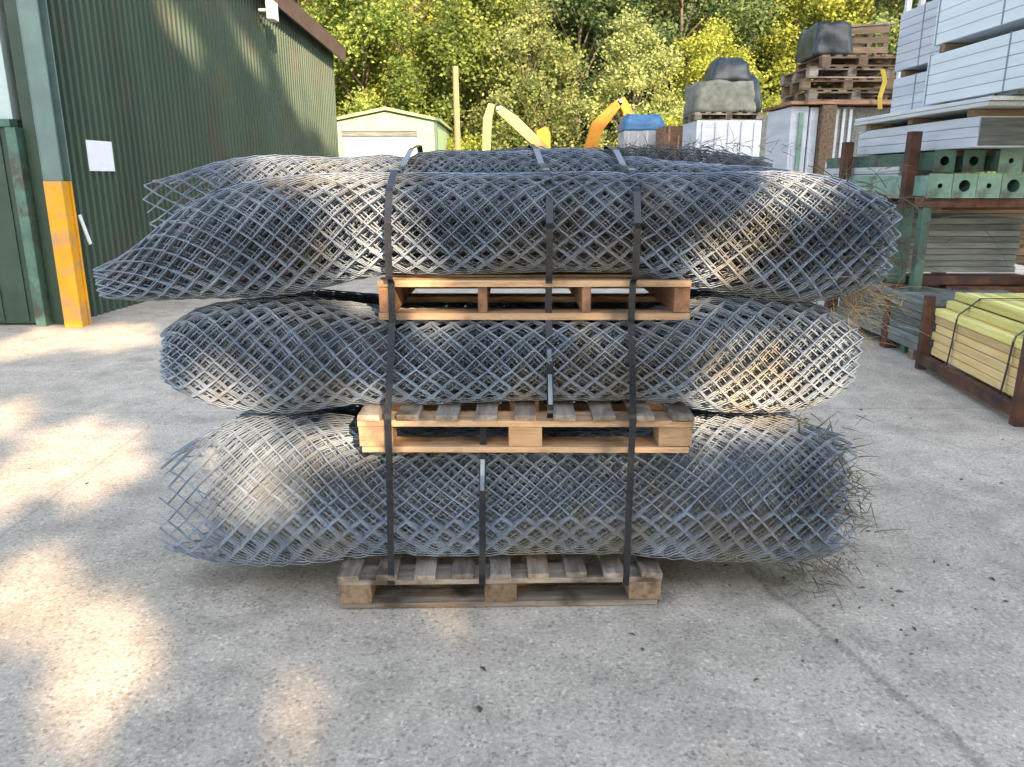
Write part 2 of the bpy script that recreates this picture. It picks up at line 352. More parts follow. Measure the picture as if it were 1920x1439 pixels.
tag(sb.build('plastic_strip', 'white', bevel=.002), 'narrow white strip hanging beside the yellow column base', 'strip')

# ------------------------------------------------------------------ pallets
def pallet(loc, label, rz, W, D, style, wd, group='pallets under the mesh rolls'):
    """style 'block': boards run back over a cross board on blocks; 'stringer': boards run across on four stringers"""
    r = empty('pallet', loc, label, 'pallet', group, rz)
    H = .143
    if style == 'stringer':
        for x in (-W / 2 + .03, -W / 6, W / 6, W / 2 - .03):
            t = .028 if abs(x) > W / 3 else .016
            MB().box(x - t, x + t, .008, D - .008, .0245, H - .0245).build('stringer', wd[1], r, .002, wobble=.001)
        for k in range(6):
            y0 = k * (D - .1) / 5
            MB().box(-W / 2 + random.uniform(-.004, .004), W / 2 + random.uniform(-.004, .004), y0, y0 + .1, H - .024, H).build('deck_board', wd[0], r, .002, wobble=.001)
        for k in range(3):
            y0 = k * (D - .1) / 2
            MB().box(-W / 2, W / 2, y0, y0 + .1, 0, .024).build('base_board', wd[0], r, .002, wobble=.001)
    else:
        for j, y0 in enumerate((0, D / 2 - .06, D - .12)):
            for x in (-W / 2 + .06, 0, W / 2 - .06):
                MB().box(x - .06, x + .06, y0 + .004, y0 + .116, .0225, H - .0445).build('block', wd[2] if len(wd) > 2 else wd[0], r, .003, wobble=.002)
            MB().box(-W / 2 - .002, W / 2 + .002, y0, y0 + .12, H - .044, H - .0225).build('cross_board', wd[0], r, .002, wobble=.001)
            MB().box(-W / 2 + .01, W / 2 - .01, y0 + .004, y0 + .116, 0, .022).build('base_board', wd[0], r, .002, wobble=.001)
        nb_ = 9
        for k in range(nb_):
            x0 = -W / 2 + k * (W - .078) / (nb_ - 1)
            MB().box(x0, x0 + .078, -.005 + random.uniform(-.008, .004), D + random.uniform(-.005, .005), H - .022, H).build('deck_board', wd[1], r, .002, wobble=.0015)
    return r
xm = lambda a, b, y, Y: (at(a, y, Y).x + at(b, y, Y).x) / 2
pallet((xm(640, 1238, 1110, 2.58), 2.57, .002), 'grey weathered pallet with dirty boards on the ground under the lowest mesh roll', R(1.5), 1.2, 1.0, 'block', ('old_x', 'old_y', 'dark_y'))
pallet((xm(672, 1298, 800, 2.6), 2.60, .605), 'clean pale wood pallet with three front blocks between the lower and middle mesh rolls', R(-.4), 1.19, 1.0, 'block', ('new_x', 'old_y'))
pallet((xm(705, 1300, 560, 2.75), 2.75, 1.061), 'orange brown pallet with thin uprights between the middle and top mesh rolls', R(.3), 1.125, .92, 'stringer', ('new_x', 'red_y'))

# ------------------------------------------------------------------ rolls of chain link mesh
def interp(tab, x):
    xs = [t[0] for t in tab]
    return [float(np.interp(x, xs, [t[k] for t in tab])) for k in range(1, len(tab[0]))]
def mesh_roll(name, label, tab, seed, m='wire', h=.0385, p=.042, lump=.008, rw=.0024, loose=(.0, .0), lam_end=.34, pitch=.034, sag=.0, rag=.05, outer_loose=2, seb=.50, sea=.75):
    """chain link netting wound in a spiral. tab rows: x, y centre, half depth, z low, z high. Each wire zigzags along x and hooks into its neighbours."""
    rng = np.random.default_rng(seed)
    X0, X1 = tab[0][0], tab[-1][0]
    tab_s = [interp(tab, x) for x in np.linspace(X0, X1, 60)]
    T = np.array(tab_s); xs = np.linspace(X0, X1, 60)
    ker = np.ones(5) / 5                                 # smooth the profile
    for k in range(T.shape[1]):
        pad = np.pad(T[:, k], 2, mode='edge'); T[:, k] = np.convolve(pad, ker, 'valid')
    rmean = float(np.mean((T[:, 1] + (T[:, 3] - T[:, 2]) / 2) / 2)) * 1.05
    f = lambda k, x: np.interp(x, xs, T[:, k])
    # wires are spaced evenly along the girth of the section: table from girth to section angle at every station
    th = np.linspace(0, 2 * math.pi, 361); tabs = []
    for k_ in range(60):
        ry_, rz_ = T[k_, 1], (T[k_, 3] - T[k_, 2]) / 2
        c_, s_ = np.cos(th), np.sin(th); se_ = np.where(s_ < 0, seb, sea)
        yy = ry_ * np.sign(c_) * np.abs(c_) ** se_; zz = rz_ * np.sign(s_) * np.abs(s_) ** se_
        ln = np.concatenate([[0], np.cumsum(np.hypot(np.diff(yy), np.diff(zz)))]); tabs.append(np.interp(np.linspace(0, ln[-1], 361), ln, th))
    tabs = np.array(tabs)
    girth = float(np.max([np.hypot(np.diff(T[30, 1] * np.sign(np.cos(th)) * np.abs(np.cos(th)) ** .75), np.diff((T[30, 3] - T[30, 2]) / 2 * np.sign(np.sin(th)) * np.abs(np.sin(th)) ** .65)).sum()]))
    rmean = girth / (2 * math.pi); n_turn = 2 * round(girth / h / 2); rw0 = rw; lam_al = 1 - 3.2 * pitch
    def angle(u, x):
        q = np.mod(u, 2 * math.pi) / (2 * math.pi) * 360; i = np.minimum(q.astype(int), 359); fr_ = q - i
        st = np.clip((x - X0) / (X1 - X0) * 59, 0, 59); a_ = np.minimum(st.astype(int), 58); fs_ = st - a_
        g_ = lambda r_: tabs[r_, i] * (1 - fr_) + tabs[r_, i + 1] * fr_
        return g_(a_) * (1 - fs_) + g_(a_ + 1) * fs_
    Vs, Fs, off = [], [], 0
    phi, lam, k = rng.uniform(0, 6.28), 1.0, 0
    pert = rng.uniform(-10, 10, 6)
    while lam > lam_end:
        dphi = 2 * math.pi / n_turn if lam > lam_al else h / (rmean * lam)
        rw = rw0 if lam > 1 - pitch else rw0 * 1.5
        a = X0 + (0 if lam > 1 - pitch * outer_loose else loose[0]) + rng.uniform(0, rag)
        b = X1 - (0 if lam > 1 - pitch * outer_loose else loose[1]) - rng.uniform(0, rag)
        j0 = int(math.ceil(a / p)); j1 = int(math.floor(b / p)); j = np.arange(j0, j1 + 1)
        x = j * p + rng.normal(0, .0012, len(j))
        sgn = np.where((j + k) % 2 == 0, 1.0, -1.0)
        ph = phi + sgn * dphi * .5 + .06 * np.sin(x * 2.1 + pert[0]) + .015 * np.sin(x * 5.3 + lam * 5 + pert[1])
        ph = angle(ph, x)
        cy, ry, zl, zh = f(0, x), f(1, x), f(2, x), f(3, x)
        cz, rz = (zl + zh) / 2, (zh - zl) / 2
        lu = lump / np.maximum(ry, .05)
        L = lam * (1 + lu * (np.sin(x * 4.3 + 2 * ph + pert[2]) * .6 + np.sin(x * 8.7 - 3 * ph + pert[3]) * .45 + np.sin(4 * ph + x * 3 + pert[4]) * .3 - 1.1 * np.exp(-((np.abs(x) - .43) / .05) ** 2))) + rng.normal(0, .0015)
        xw = x + .008 * np.sin(2 * ph + x * 3 + pert[5]) + .004 * np.sin(x * 9 + 3 * ph + pert[1])      # the lattice is pulled about
        c, s_ = np.cos(ph), np.sin(ph)
        se = np.where(s_ < 0, seb, sea)                    # squared section, as squeezed on its pallet
        Yp = cy + ry * L * np.sign(c) * np.abs(c) ** se
        Zp = cz + rz * L * np.sign(s_) * np.abs(s_) ** se
        rad = np.stack([np.zeros_like(x), c, s_], 1)
        P = np.stack([xw, Yp, Zp], 1) + rad * (((j // 1) % 2)[:, None] * .0022)   # over and under at the hooks
        tn = np.gradient(P, axis=0); tn /= np.linalg.norm(tn, axis=1)[:, None] + 1e-9
        sd = np.cross(tn, rad); sd /= np.linalg.norm(sd, axis=1)[:, None] + 1e-9
        up = np.cross(sd, tn)
        ring = np.stack([P + up * rw, P + sd * rw, P - up * rw, P - sd * rw], 1)
        n = len(j)
        if n > 3:
            Vs.append(ring.reshape(-1, 3)); i = np.arange(n - 1)[:, None] * 4
            q = np.arange(4)[None]; q2 = (q + 1) % 4
            Fs.append(np.stack([i + q, i + q2, i + 4 + q2, i + 4 + q], 2).reshape(-1, 4) + off); off += n * 4
        phi += dphi; lam -= pitch * dphi / (2 * math.pi); k += 1
    V = np.concatenate(Vs); F_ = np.concatenate(Fs)
    base = np.array([(X0 + X1) / 2, T[30, 0], T[30, 2]])
    me = np_mesh(name, V - base, F_, m, True)
    o = bpy.data.objects.new(name, me); COL.objects.link(o); o.location = base
    return tag(o, label, 'mesh roll', 'rolls of chain link mesh')

# x, centre y, half depth, z low, z high
B1F = [(-1.37, 2.86, .16, .16, .46), (-1.25, 2.85, .20, .10, .58), (-1.0, 2.84, .24, .10, .665), (-.72, 2.845, .24, .125, .68), (-.55, 2.845, .24, .147, .602), (.55, 2.845, .24, .147, .602), (.75, 2.85, .24, .12, .68),
       (1.0, 2.85, .235, .10, .665), (1.2, 2.86, .225, .11, .62), (1.33, 2.87, .18, .15, .56)]
B1R = [(-1.25, 3.3, .18, .16, .54), (-.9, 3.3, .22, .12, .62), (-.55, 3.32, .21, .15, .60), (.55, 3.32, .21, .15, .60), (.9, 3.3, .22, .12, .62), (1.28, 3.3, .17, .18, .54)]
B2F = [(-1.37, 2.95, .07, .82, .93), (-1.34, 2.95, .11, .77, 1.00), (-1.26, 2.945, .16, .72, 1.06), (-1.08, 2.93, .20, .695, 1.10), (-.8, 2.92, .235, .685, 1.125), (-.63, 2.915, .24, .735, 1.075), (.58, 2.915, .24, .745, 1.058), (.70, 2.92, .24, .695, 1.13),
       (.95, 2.92, .23, .69, 1.12), (1.16, 2.93, .20, .71, 1.10), (1.27, 2.94, .16, .74, 1.06), (1.34, 2.95, .10, .80, 1.0)]
B2R = [(-1.15, 3.38, .12, .78, 1.03), (-.9, 3.37, .20, .73, 1.09), (-.55, 3.37, .21, .75, 1.057), (.55, 3.37, .21, .75, 1.057), (.9, 3.37, .21, .72, 1.10), (1.24, 3.38, .14, .76, 1.04)]
B3F = [(-1.53, 2.86, .06, 1.135, 1.235), (-1.47, 2.86, .08, 1.115, 1.25), (-1.39, 2.87, .11, 1.11, 1.295), (-1.29, 2.88, .15, 1.11, 1.375), (-1.2, 2.90, .18, 1.115, 1.455), (-.94, 2.94, .22, 1.125, 1.55), (-.7, 2.95, .23, 1.16, 1.575), (-.5, 2.95, .225, 1.21, 1.575), (0, 2.95, .225, 1.212, 1.585), (.5, 2.95, .225, 1.212, 1.575),
       (.65, 2.95, .23, 1.165, 1.575), (.9, 2.95, .23, 1.12, 1.58), (1.15, 2.95, .225, 1.095, 1.575), (1.3, 2.96, .20, 1.14, 1.54), (1.41, 2.97, .14, 1.20, 1.46)]
B3R = [(-1.5, 3.32, .13, 1.28, 1.535), (-1.3, 3.32, .18, 1.25, 1.60), (-.9, 3.34, .20, 1.22, 1.655), (0, 3.38, .21, 1.212, 1.67), (.6, 3.38, .21, 1.212, 1.65), (1.0, 3.38, .20, 1.21, 1.62), (1.35, 3.38, .15, 1.25, 1.54)]
B3T = [(-.25, 3.68, .10, 1.46, 1.66), (.0, 3.68, .14, 1.42, 1.70), (.5, 3.68, .15, 1.42, 1.705), (.9, 3.68, .14, 1.42, 1.69), (1.2, 3.68, .10, 1.46, 1.64)]
mesh_roll('mesh_roll', 'grey chain link roll directly on the ground pallet, lowest and nearest in the stack', B1F, 1, loose=(.20, .03))
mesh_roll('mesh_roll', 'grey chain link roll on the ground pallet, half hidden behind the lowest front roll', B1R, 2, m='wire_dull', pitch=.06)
mesh_roll('mesh_roll', 'chain link roll with blunt rounded ends in the middle of the stack between two pallets', B2F, 3)
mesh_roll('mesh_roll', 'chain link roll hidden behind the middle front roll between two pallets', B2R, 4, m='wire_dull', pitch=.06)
mesh_roll('mesh_roll', 'chain link roll with long pinched tail reaching left on the top pallet', B3F, 5)
mesh_roll('mesh_roll', 'chain link roll with open loose left end behind the tailed roll on the top pallet', B3R, 6, loose=(.26, .05), lump=.02)
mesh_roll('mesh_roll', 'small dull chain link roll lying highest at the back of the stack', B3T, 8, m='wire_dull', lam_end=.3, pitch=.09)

# ------------------------------------------------------------------ straps round the stack
def strap(label, pts, width=.024, group='black straps round the mesh stack', glints=()):
    P = [Vector(q) for q in pts]; out = []
    for i in range(len(P) - 1):                         # ease the corners
        out += [P[i].lerp(P[i + 1], t) for t in (.06, .35, .65, .94)]
    base = Vector((P[0].x, P[0].y, 0)); r = empty('strap', base, label, 'strap', group)
    MB().ribbon([q - base for q in out], (1, 0, 0), width).build('band', 'strap', r, smooth=False)
    for a, b in glints:  # pale plates painted in as the sky reflecting off the strap
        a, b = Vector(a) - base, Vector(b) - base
        MB().ribbon([a, a.lerp(b, .5) + Vector((0, -.003, 0)), b], (1, 0, 0), width * .62, .003).build('sky_glint', 'steel', r)
    return r
def full(x0, x1, xt0, xt1):
    zs = [(3.86, 1.15), (3.85, 1.56), (3.70, 1.705), (3.38, 1.675), (3.12, 1.605), (2.90, 1.59), (2.76, 1.52), (2.695, 1.40), (2.70, 1.215), (2.742, 1.20), (2.742, 1.062), (2.66, .90), (2.586, .745), (2.586, .605), (2.575, .40), (2.552, .145), (2.556, .10)]
    n = len(zs); out = []
    for y, z in zs:
        t = max(0, min(1, (1.6 - z) / 1.5)); x = x0 + (x1 - x0) * t
        out.append((x, y, z))
    return out
strap('black strap crossing the left third of the whole mesh stack from top to ground', full(-.425, -.445, 0, 0))
strap('black strap crossing the right third of the whole mesh stack from top to ground', full(.435, .42, 0, 0))
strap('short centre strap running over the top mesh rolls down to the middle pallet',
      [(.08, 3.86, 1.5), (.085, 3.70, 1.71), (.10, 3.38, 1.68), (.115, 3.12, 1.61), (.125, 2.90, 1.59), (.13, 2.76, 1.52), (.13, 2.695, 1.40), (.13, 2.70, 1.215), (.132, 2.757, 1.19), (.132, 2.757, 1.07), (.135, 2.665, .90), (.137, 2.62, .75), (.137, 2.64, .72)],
      glints=[((.134, 2.697, .965), (.137, 2.622, .78))])
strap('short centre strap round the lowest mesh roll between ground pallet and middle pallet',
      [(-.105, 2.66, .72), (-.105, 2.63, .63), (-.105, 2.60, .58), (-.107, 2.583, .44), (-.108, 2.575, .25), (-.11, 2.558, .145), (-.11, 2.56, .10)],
      glints=[((-.105, 2.590, .585), (-.107, 2.578, .47))])

# ------------------------------------------------------------------ dry grass caught in the netting
def tangle(name, label, centre, spread, n, length, m, seed, droop=.5, cat='dry grass', dirn=(1, 0, 0), thick=1.0):
    rng = random.Random(seed); mb = MB(); c = Vector(centre)
    for _ in range(n):
        p = c + Vector([rng.gauss(0, s) for s in spread])
        d = (Vector(dirn) * .8 + Vector((rng.uniform(-1, 1), rng.uniform(-1, 1), rng.uniform(-1, .8)))).normalized()
        L = length * rng.uniform(.4, 1.3); pts = [p.copy()]; k = rng.uniform(-1, 1) * .5
        for i in range(4):
            d = (d + Vector((k * .2, rng.uniform(-.3, .3), -droop * .25))).normalized(); p = p + d * L / 4
            if p.z < .004: p.z = .004
            pts.append(p.copy())
        w0 = rng.uniform(.0007, .0017) * thick; mb.tube([q - c for q in pts], [w0, w0, w0 * .8, w0 * .5, w0 * .2], 3, cap=False)
    o = mb.build(name, m); o.location = c
    return tag(o, label, cat, kind='stuff')
tangle('dry_grass', 'straw coloured dry grass hanging from the right end of the top mesh roll', (1.33, 2.95, 1.14), (.05, .08, .07), 170, .15, 'straw', 11)
tangle('dry_weeds', 'dark withered weeds caught in the right end of the lowest mesh roll', (1.14, 2.82, .36), (.085, .10, .12), 1500, .10, 'weed', 12, droop=.25, thick=1.6, cat='weeds')
tangle('dry_weeds', 'dark weed stalks trailing on the concrete below the right end of the lowest mesh roll', (1.15, 2.72, .10), (.09, .06, .05), 150, .13, 'weed', 13, droop=.8, cat='weeds')
tangle('dry_grass', 'thin dull grass stuck inside the right half of the top mesh roll', (1.12, 2.95, 1.34), (.17, .12, .10), 700, .16, 'weed', 14, thick=1.4, cat='dry grass')
tangle('dry_grass', 'brown straw wedged at the right end between middle and top mesh rolls', (1.24, 2.93, 1.02), (.07, .08, .06), 110, .15, 'straw', 15)
tangle('dry_grass', 'sparse greenish grass lying over the back of the top mesh rolls', (.72, 3.6, 1.69), (.22, .05, .012), 240, .07, 'weed', 16, droop=.3)

lv = MB(); rl = random.Random(77)
for k in range(80):
    if k < 35: x, y = rl.gauss(1.35, .32), rl.gauss(2.7, .32)
    else: x, y = rl.uniform(-3, 3.2), rl.uniform(1.6, 6)
    a = rl.uniform(0, 6.28); L = rl.uniform(.006, .02); wd_ = L * rl.uniform(.25, .6); c, s_ = math.cos(a), math.sin(a)
    lv.add([(x - c * L, y - s_ * L, .0015), (x + s_ * wd_, y - c * wd_, .004 + rl.uniform(0, .006)), (x + c * L, y + s_ * L, .002), (x - s_ * wd_, y + c * wd_, .003 + rl.uniform(0, .006))], [(0, 1, 2), (0, 2, 3)])
tag(lv.build('leaf_litter', 'weed'), 'small dark bits of leaf and twig scattered on the concrete near the weeds', 'leaf litter', kind='stuff')

# ------------------------------------------------------------------ stake crate and racks at the right
CRZ = R(-6)
cr = empty('stake_crate', (3.29, 4.78, 0), 'rusty steel cradle full of yellow timber stakes at the right edge', 'crate', None, CRZ)
CO = Vector((3.29, 4.78, 0)); CL, CW_, CH = 1.55, .95, .60; CROT = .0
for x in (0, CW_):
    for yv in (0, CL):
        mb = MB(); mb.box(x - .035, x + .035, yv - .035, yv + .035, 0, CH + (.15 if yv == 0 else .02)); mb.build('post', 'rust', cr, .004)
for x in (0, CW_):
    mb = MB(); mb.box(x - .03, x + .03, .036, CL - .036, .05, .13); mb.build('rail', 'rust', cr, .004)
for yv in (0, CL):
    mb = MB(); mb.box(.036, CW_ - .036, yv - .03, yv + .03, .06, .125); mb.build('cross_rail', 'rust', cr, .004)
rng = random.Random(5)
n_l = 8; pitch_z = .066; pitch_x = .066
for j in range(n_l):
    for i in range(13):
        hgt = {0: 6, 1: 7, 11: 7, 12: 6}.get(i, 8)       # the banded bundle is rounded at its shoulders
        if j >= hgt or (1 < i < 11 and j < hgt - 1) or (i in (1, 11) and j < 5): continue          # inner stakes cannot be seen
        x0 = .05 + i * pitch_x + rng.uniform(-.004, .004); z0 = .135 + j * pitch_z
        y0 = .045 + rng.uniform(-.012, .015); y1 = CL - .045 + rng.uniform(-.02, .02)
        if j < n_l - 1 and i == 0: x0 += rng.uniform(-.008, .004)
        mb = MB(); mb.box(x0, x0 + .061, y0, y1, z0, z0 + .061, Matrix.Rotation(rng.uniform(-.006, .006), 3, 'Z'))
        o = mb.build('timber_stake', 'stake_top' if j >= hgt - 1 else 'stake', None, .006)
        o.location = CO; o.rotation_euler = (0, 0, CRZ)
        where = 'top layer' if j == hgt - 1 else 'yard facing side'
        tag(o, 'pale yellow square timber stake in the %s of the rusty cradle' % where, 'stake', 'yellow timber stakes in the rusty cradle')
core_ = MB(); core_.box(.125, .78, .10, CL - .10, .14, .135 + 6.9 * pitch_z - .012)
core = core_.build('timber_stake', 'stake'); core.location = CO; core.rotation_euler = (0, 0, CRZ)
tag(core, 'solid core of the yellow stake bundle inside the rusty cradle', 'stake', 'yellow timber stakes in the rusty cradle', 'stuff')
for yv in (.28, 1.12):
    pts = [(.02, yv + .02, .10), (.028, yv, .3), (.034, yv - .01, .50), (.044, yv - .012, .538), (.11, yv - .02, .60), (.18, yv - .02, .668), (.5, yv - .02, .672), (.77, yv - .01, .668), (.92, yv, .54)]
    mb = MB(); mb.ribbon(pts, (0, 1, 0), .022, .003); o = mb.build('strap', 'strap'); o.location = CO; o.rotation_euler = (0, 0, CRZ)
    tag(o, 'thin black band round the yellow stakes %s' % ('near the far post' if yv > 1 else 'near the front post'), 'strap', 'bands round the yellow stakes')
wp = MB(); wp.box(3.33, 3.43, 4.50, 4.66, .0, .30); wp.build('white_post_base', 'white', None, .006)
tag(bpy.data.objects['white_post_base'], 'short white painted block beside the front post of the stake cradle', 'block')

# rack with posts: rusty above, green below
rk = empty('storage_rack', (3.63, 7.2, 0), 'rusty and green steel rack holding grey boards at the right', 'rack')
RO = Vector((3.63, 7.2, 0))
def rp(mb, name, m, bevel=.004, parent=None): mb.v = [tuple(Vector(q) - RO) for q in mb.v]; return mb.build(name, m, parent or rk, bevel)
for (x, yv, zt) in ((3.59, 7.2, 1.96), (3.59, 8.6, 1.93), (4.75, 8.6, 1.95), (5.6, 7.2, 1.96)):
    post = rp(MB().box(x - .055, x + .055, yv - .055, yv + .055, 0, .62), 'post', 'rust')
    rp(MB().box(x - .058, x + .058, yv - .058, yv + .058, .622, 1.30), 'post_sleeve', 'dkgreen_steel')
    rp(MB().box(x - .048, x + .048, yv - .048, yv + .048, 1.302, zt), 'upper_post', 'rust')
for yv in (7.2, 8.6):
    rp(MB().box(3.69, 5.54, yv - .045, yv + .045, 1.28, 1.36), 'beam', 'rust')
    rp(MB().box(3.69, 5.54, yv - .045, yv + .045, .60, .68), 'beam', 'rust')
    rp(MB().box(3.69, 5.54, yv - .045, yv + .045, .06, .13), 'beam', 'rust')
for x in (3.63, 5.6):
    rp(MB().box(x - .04, x + .04, 7.26, 8.54, .64, .70), 'side_beam', 'green_steel')
# grey boards across the rack at shelf height
gb = empty('board_stack', (3.72, 7.0, .70), 'stack of grey green boards on the lower rack shelf', 'boards', 'stacks of boards in the rack')
for k in range(9):
    MB().box(0, 1.02 + rng.uniform(-.01, .01), .28 + rng.uniform(-.006, .006), 1.2, k * .056, k * .056 + .052).build('board', 'grey_x', gb, .003)
gp = empty('steel_stand', (4.72, 6.95, 0), 'green steel stand with a flared foot right of the grey boards', 'stand')
MB().box(.06, .16, .0, .10, .60, 1.24).build('post', 'green_steel', gp, .004)
MB().add([(-.02, -.02, .46), (.24, -.02, .46), (.24, .12, .46), (-.02, .12, .46), (.06, 0, .60), (.16, 0, .60), (.16, .10, .60), (.06, .10, .60)],
         [(3, 2, 1, 0), (4, 5, 6, 7), (0, 1, 5, 4), (1, 2, 6, 5), (2, 3, 7, 6), (3, 0, 4, 7)]).build('foot', 'rust', gp, .004)
MB().box(-.1, .9, .02, .12, .38, .455).build('base_beam', 'rust', gp, .004); MB().box(-.02, .06, .02, .12, 0, .377).build('leg', 'rust', gp, .004); MB().box(.80, .88, .02, .12, 0, .377).build('leg', 'rust', gp, .004)
rs = empty('steel_section', (4.05, 6.75, .47), 'dark red steel channels stacked beneath the green stand', 'steel', None)
for k in range(3):
    MB().box(0, 1.5, .32 + k * .10, .40 + k * .10, .0, .07).box(0, 1.5, .318 + k * .10, .33 + k * .10, .07, .12).build('channel', 'rust', rs, .003)
MB().box(.1, .18, .30, .62, -.47, -.002).build('bearer', 'rust', rs); MB().box(1.2, 1.28, .30, .62, -.47, -.002).build('bearer', 'rust', rs)
lo = empty('board_stack', (3.50, 6.55, 0), 'low stack of weathered grey planks on the ground behind the stake cradle', 'boards', 'stacks of boards in the rack')
for yv in (.1, 1.4): MB().box(.05, 1.0, yv, yv + .09, 0, .09).build('bearer', 'dark_x', lo, .004)
for k in range(7):
    for i in range(3):
        MB().box(.04 + i * .33 + rng.uniform(-.01, .01), .355 + i * .33, -.05 + rng.uniform(-.04, .04), 1.75, .092 + k * .068, .155 + k * .068).build('plank', 'grey_y', lo, .004)

bk = empty('board_stack', (3.75, 8.05, .70), 'dark timber stack at the back of the rack behind the grey green boards', 'boards', 'stacks of boards in the rack')
for k in range(7): MB().box(0, 1.75 + rng.uniform(-.03, .03), rng.uniform(-.01, .01), .4, k * .085, k * .085 + .08).build('board', 'dark_x', bk, .004)
bk2 = empty('board_stack', (3.75, 8.0, .14), 'dark red brown timber stack low at the back of the rack', 'boards', 'stacks of boards in the rack')
for k in range(5): MB().box(0, 1.7 + rng.uniform(-.03, .03), rng.uniform(-.01, .01), .4, k * .085, k * .085 + .08).build('board', 'red_x', bk2, .004)

# green steel posts lying along the rack, plate ends with holes towards the camera
def plate_post(x, z, y, s, L, label, m, hole):
    r = empty('steel_post', (x, y, z), label, 'steel post', 'green steel posts with plate ends')
    # plate with a round hole
    mb = MB(); n = 24; ring = [(hole * math.cos(2 * math.pi * k / n), hole * math.sin(2 * math.pi * k / n)) for k in range(n)]
    sq = []
    for k in range(n):
        a = 2 * math.pi * k / n; c, s_ = math.cos(a), math.sin(a); q = s / 2 / max(abs(c), abs(s_)); sq.append((c * q, s_ * q))
    vs = [(a, 0, b) for a, b in ring] + [(a, 0, b) for a, b in sq] + [(a, .012, b) for a, b in ring] + [(a, .012, b) for a, b in sq]
    fs = []
    for k in range(n):
        k2 = (k + 1) % n
        fs += [(k, k2, n + k2, n + k), (2 * n + k, 3 * n + k, 3 * n + k2, 2 * n + k2), (k, 2 * n + k, 2 * n + k2, k2), (n + k, n + k2, 3 * n + k2, 3 * n + k)]
    mb.add(vs, fs); mb.build('end_plate', m, r)
    t = .006; w2 = s * .42; tb = MB()
    tb.box(-w2, w2, .0125, L, -w2, -w2 + t); tb.box(-w2, w2, .0125, L, w2 - t, w2); tb.box(-w2, -w2 + t, .0125, L, -w2 + t, w2 - t); tb.box(w2 - t, w2, .0125, L, -w2 + t, w2 - t)
    tb.build('tube', m, r)
s_ = .205
specs = [(0, 0, 'green_steel', .022, 'left end of the lower row'), (1, 0, 'green_steel', .05, 'lower row, second from the left'), (2, 0, 'green_steel', .022, 'lower row, third from the left'), (3, 0, 'green_steel', .055, 'lower row, fourth from the left'),
         (4, 0, 'dkgreen_steel', .03, 'lower row, far right'),
         (.25, 1, 'dkgreen_steel', .04, 'upper row, far left'), (1.45, 1, 'dkgreen_steel', .04, 'upper row, middle'), (2.75, 1, 'green_steel', .022, 'upper row, pale and tallest'), (3.8, 1, 'dkgreen_steel', .035, 'upper row, right edge')]
pz = at(1760, 372, 6.9).z; px0 = at(1738, 340, 6.9).x
for i, lv, m_, hole, wh in specs:
    plate_post(px0 + .105 + i * (s_ + .006), pz + .104 + lv * (s_ + .004), 6.9 - (.03 if m_ == 'green_steel' else -.05), s_ * (1.0 if m_ == 'green_steel' else .9), 2.4,
               'green steel post with a holed end plate, %s' % wh, m_, hole)
shf = empty('shelf_bearer', (px0, 6.75, pz - .06), 'dark steel bearers under the green steel posts', 'bearer')
for yv in (.0, 1.2): MB().box(-.02, 2.0, .18 + yv, .28 + yv, -.02, .057).build('bearer', 'rust', shf, .004)
for yv in (.18, 1.38): MB().box(.02, .10, yv + .01, yv + .09, pz * -1 + .06, -.021).build('leg', 'dkgreen_steel', shf, .004); MB().box(1.85, 1.93, yv + .01, yv + .09, pz * -1 + .06, -.021).build('leg', 'dkgreen_steel', shf, .004)

# long grey and white boards that run back beside and above the green posts
def long_pack(name, label, x0, x1, y0, y1, z0, z1, m, cat='timber pack', group='long packs on the right', seams=(), bearer=True, end=None, layers=0):
    r = empty(name, (x0, y0, z0), label, cat, group); W, L, H = x1 - x0, y1 - y0, z1 - z0
    if layers:
        for k in range(layers):
            MB().box(rng.uniform(-.006, .006), W, rng.uniform(-.02, .02), L, k * H / layers, (k + 1) * H / layers - .005).build('board', m, r, .004)
    else:
        nl = max(2, round(H / .085)); b = MB()
        for k in range(nl): b.box(0, W, 0, L, k * H / nl, (k + 1) * H / nl - .003)
        b = b.box(.02, W - .02, .02, L - .02, .02, H - .02).build('wrapping', m, r, .005)
        if end: MB().box(.015, W - .015, -.012, -.002, .015, H - .015).build('board_end', end, r, .003)
    for yv in seams: MB().box(-.004, -.0005, yv, yv + .018, .0, H).box(-.004, W, yv, yv + .018, H + .0005, H + .004).build('band', 'seam', r)
    return r
def bearers(label, x0, x1, ys, z0, z1, m='dark_x'):
    for i, yv in enumerate(ys):
        r = MB(); r.box(0, x1 - x0, 0, .09, 0, z1 - z0); o = r.build('timber_bearer', m, None, .004); o.location = (x0, yv, z0)
        tag(o, label, 'bearer', 'timber bearers between the packs')
P0 = at(1830, 275, 6.5)
long_pack('board_pack', 'pale grey boards lying behind the rack post beside the green steel posts', 3.70, 4.0, 7.45, 9.2, 1.37, 1.50, 'pale_y', 'boards', layers=2)
long_pack('board_pack', 'grey boards stacked higher behind the rack post', 3.68, 4.3, 7.6, 9.4, 1.53, 1.74, 'pale_y', 'boards', layers=3)
bearers('dark bearer under the white pack with the brown end', 3.78, 5.4, (7.0, 8.4), 1.745, 1.80)
long_pack('timber_pack', 'white wrapped timber pack with a brown end, just above the green posts', 3.80, 5.4, 6.6, 8.85, 1.802, 2.05, 'pack_dull', end='grey_x')
bearers('dark bearer between brown ended pack and pale board layer', 3.80, 5.4, (6.7, 7.7, 8.6), 2.053, 2.108)
bl = long_pack('board_pack', 'flat layer of pale boards over the brown ended pack', 3.74, 5.5, 6.4, 8.85, 2.11, 2.185, 'pale_y', 'boards', layers=2)
for k in range(4): MB().box(.18 + k * .2, .33 + k * .2, -.05, .25, .078, .125).build('offcut', 'grey_y', bl, .004)
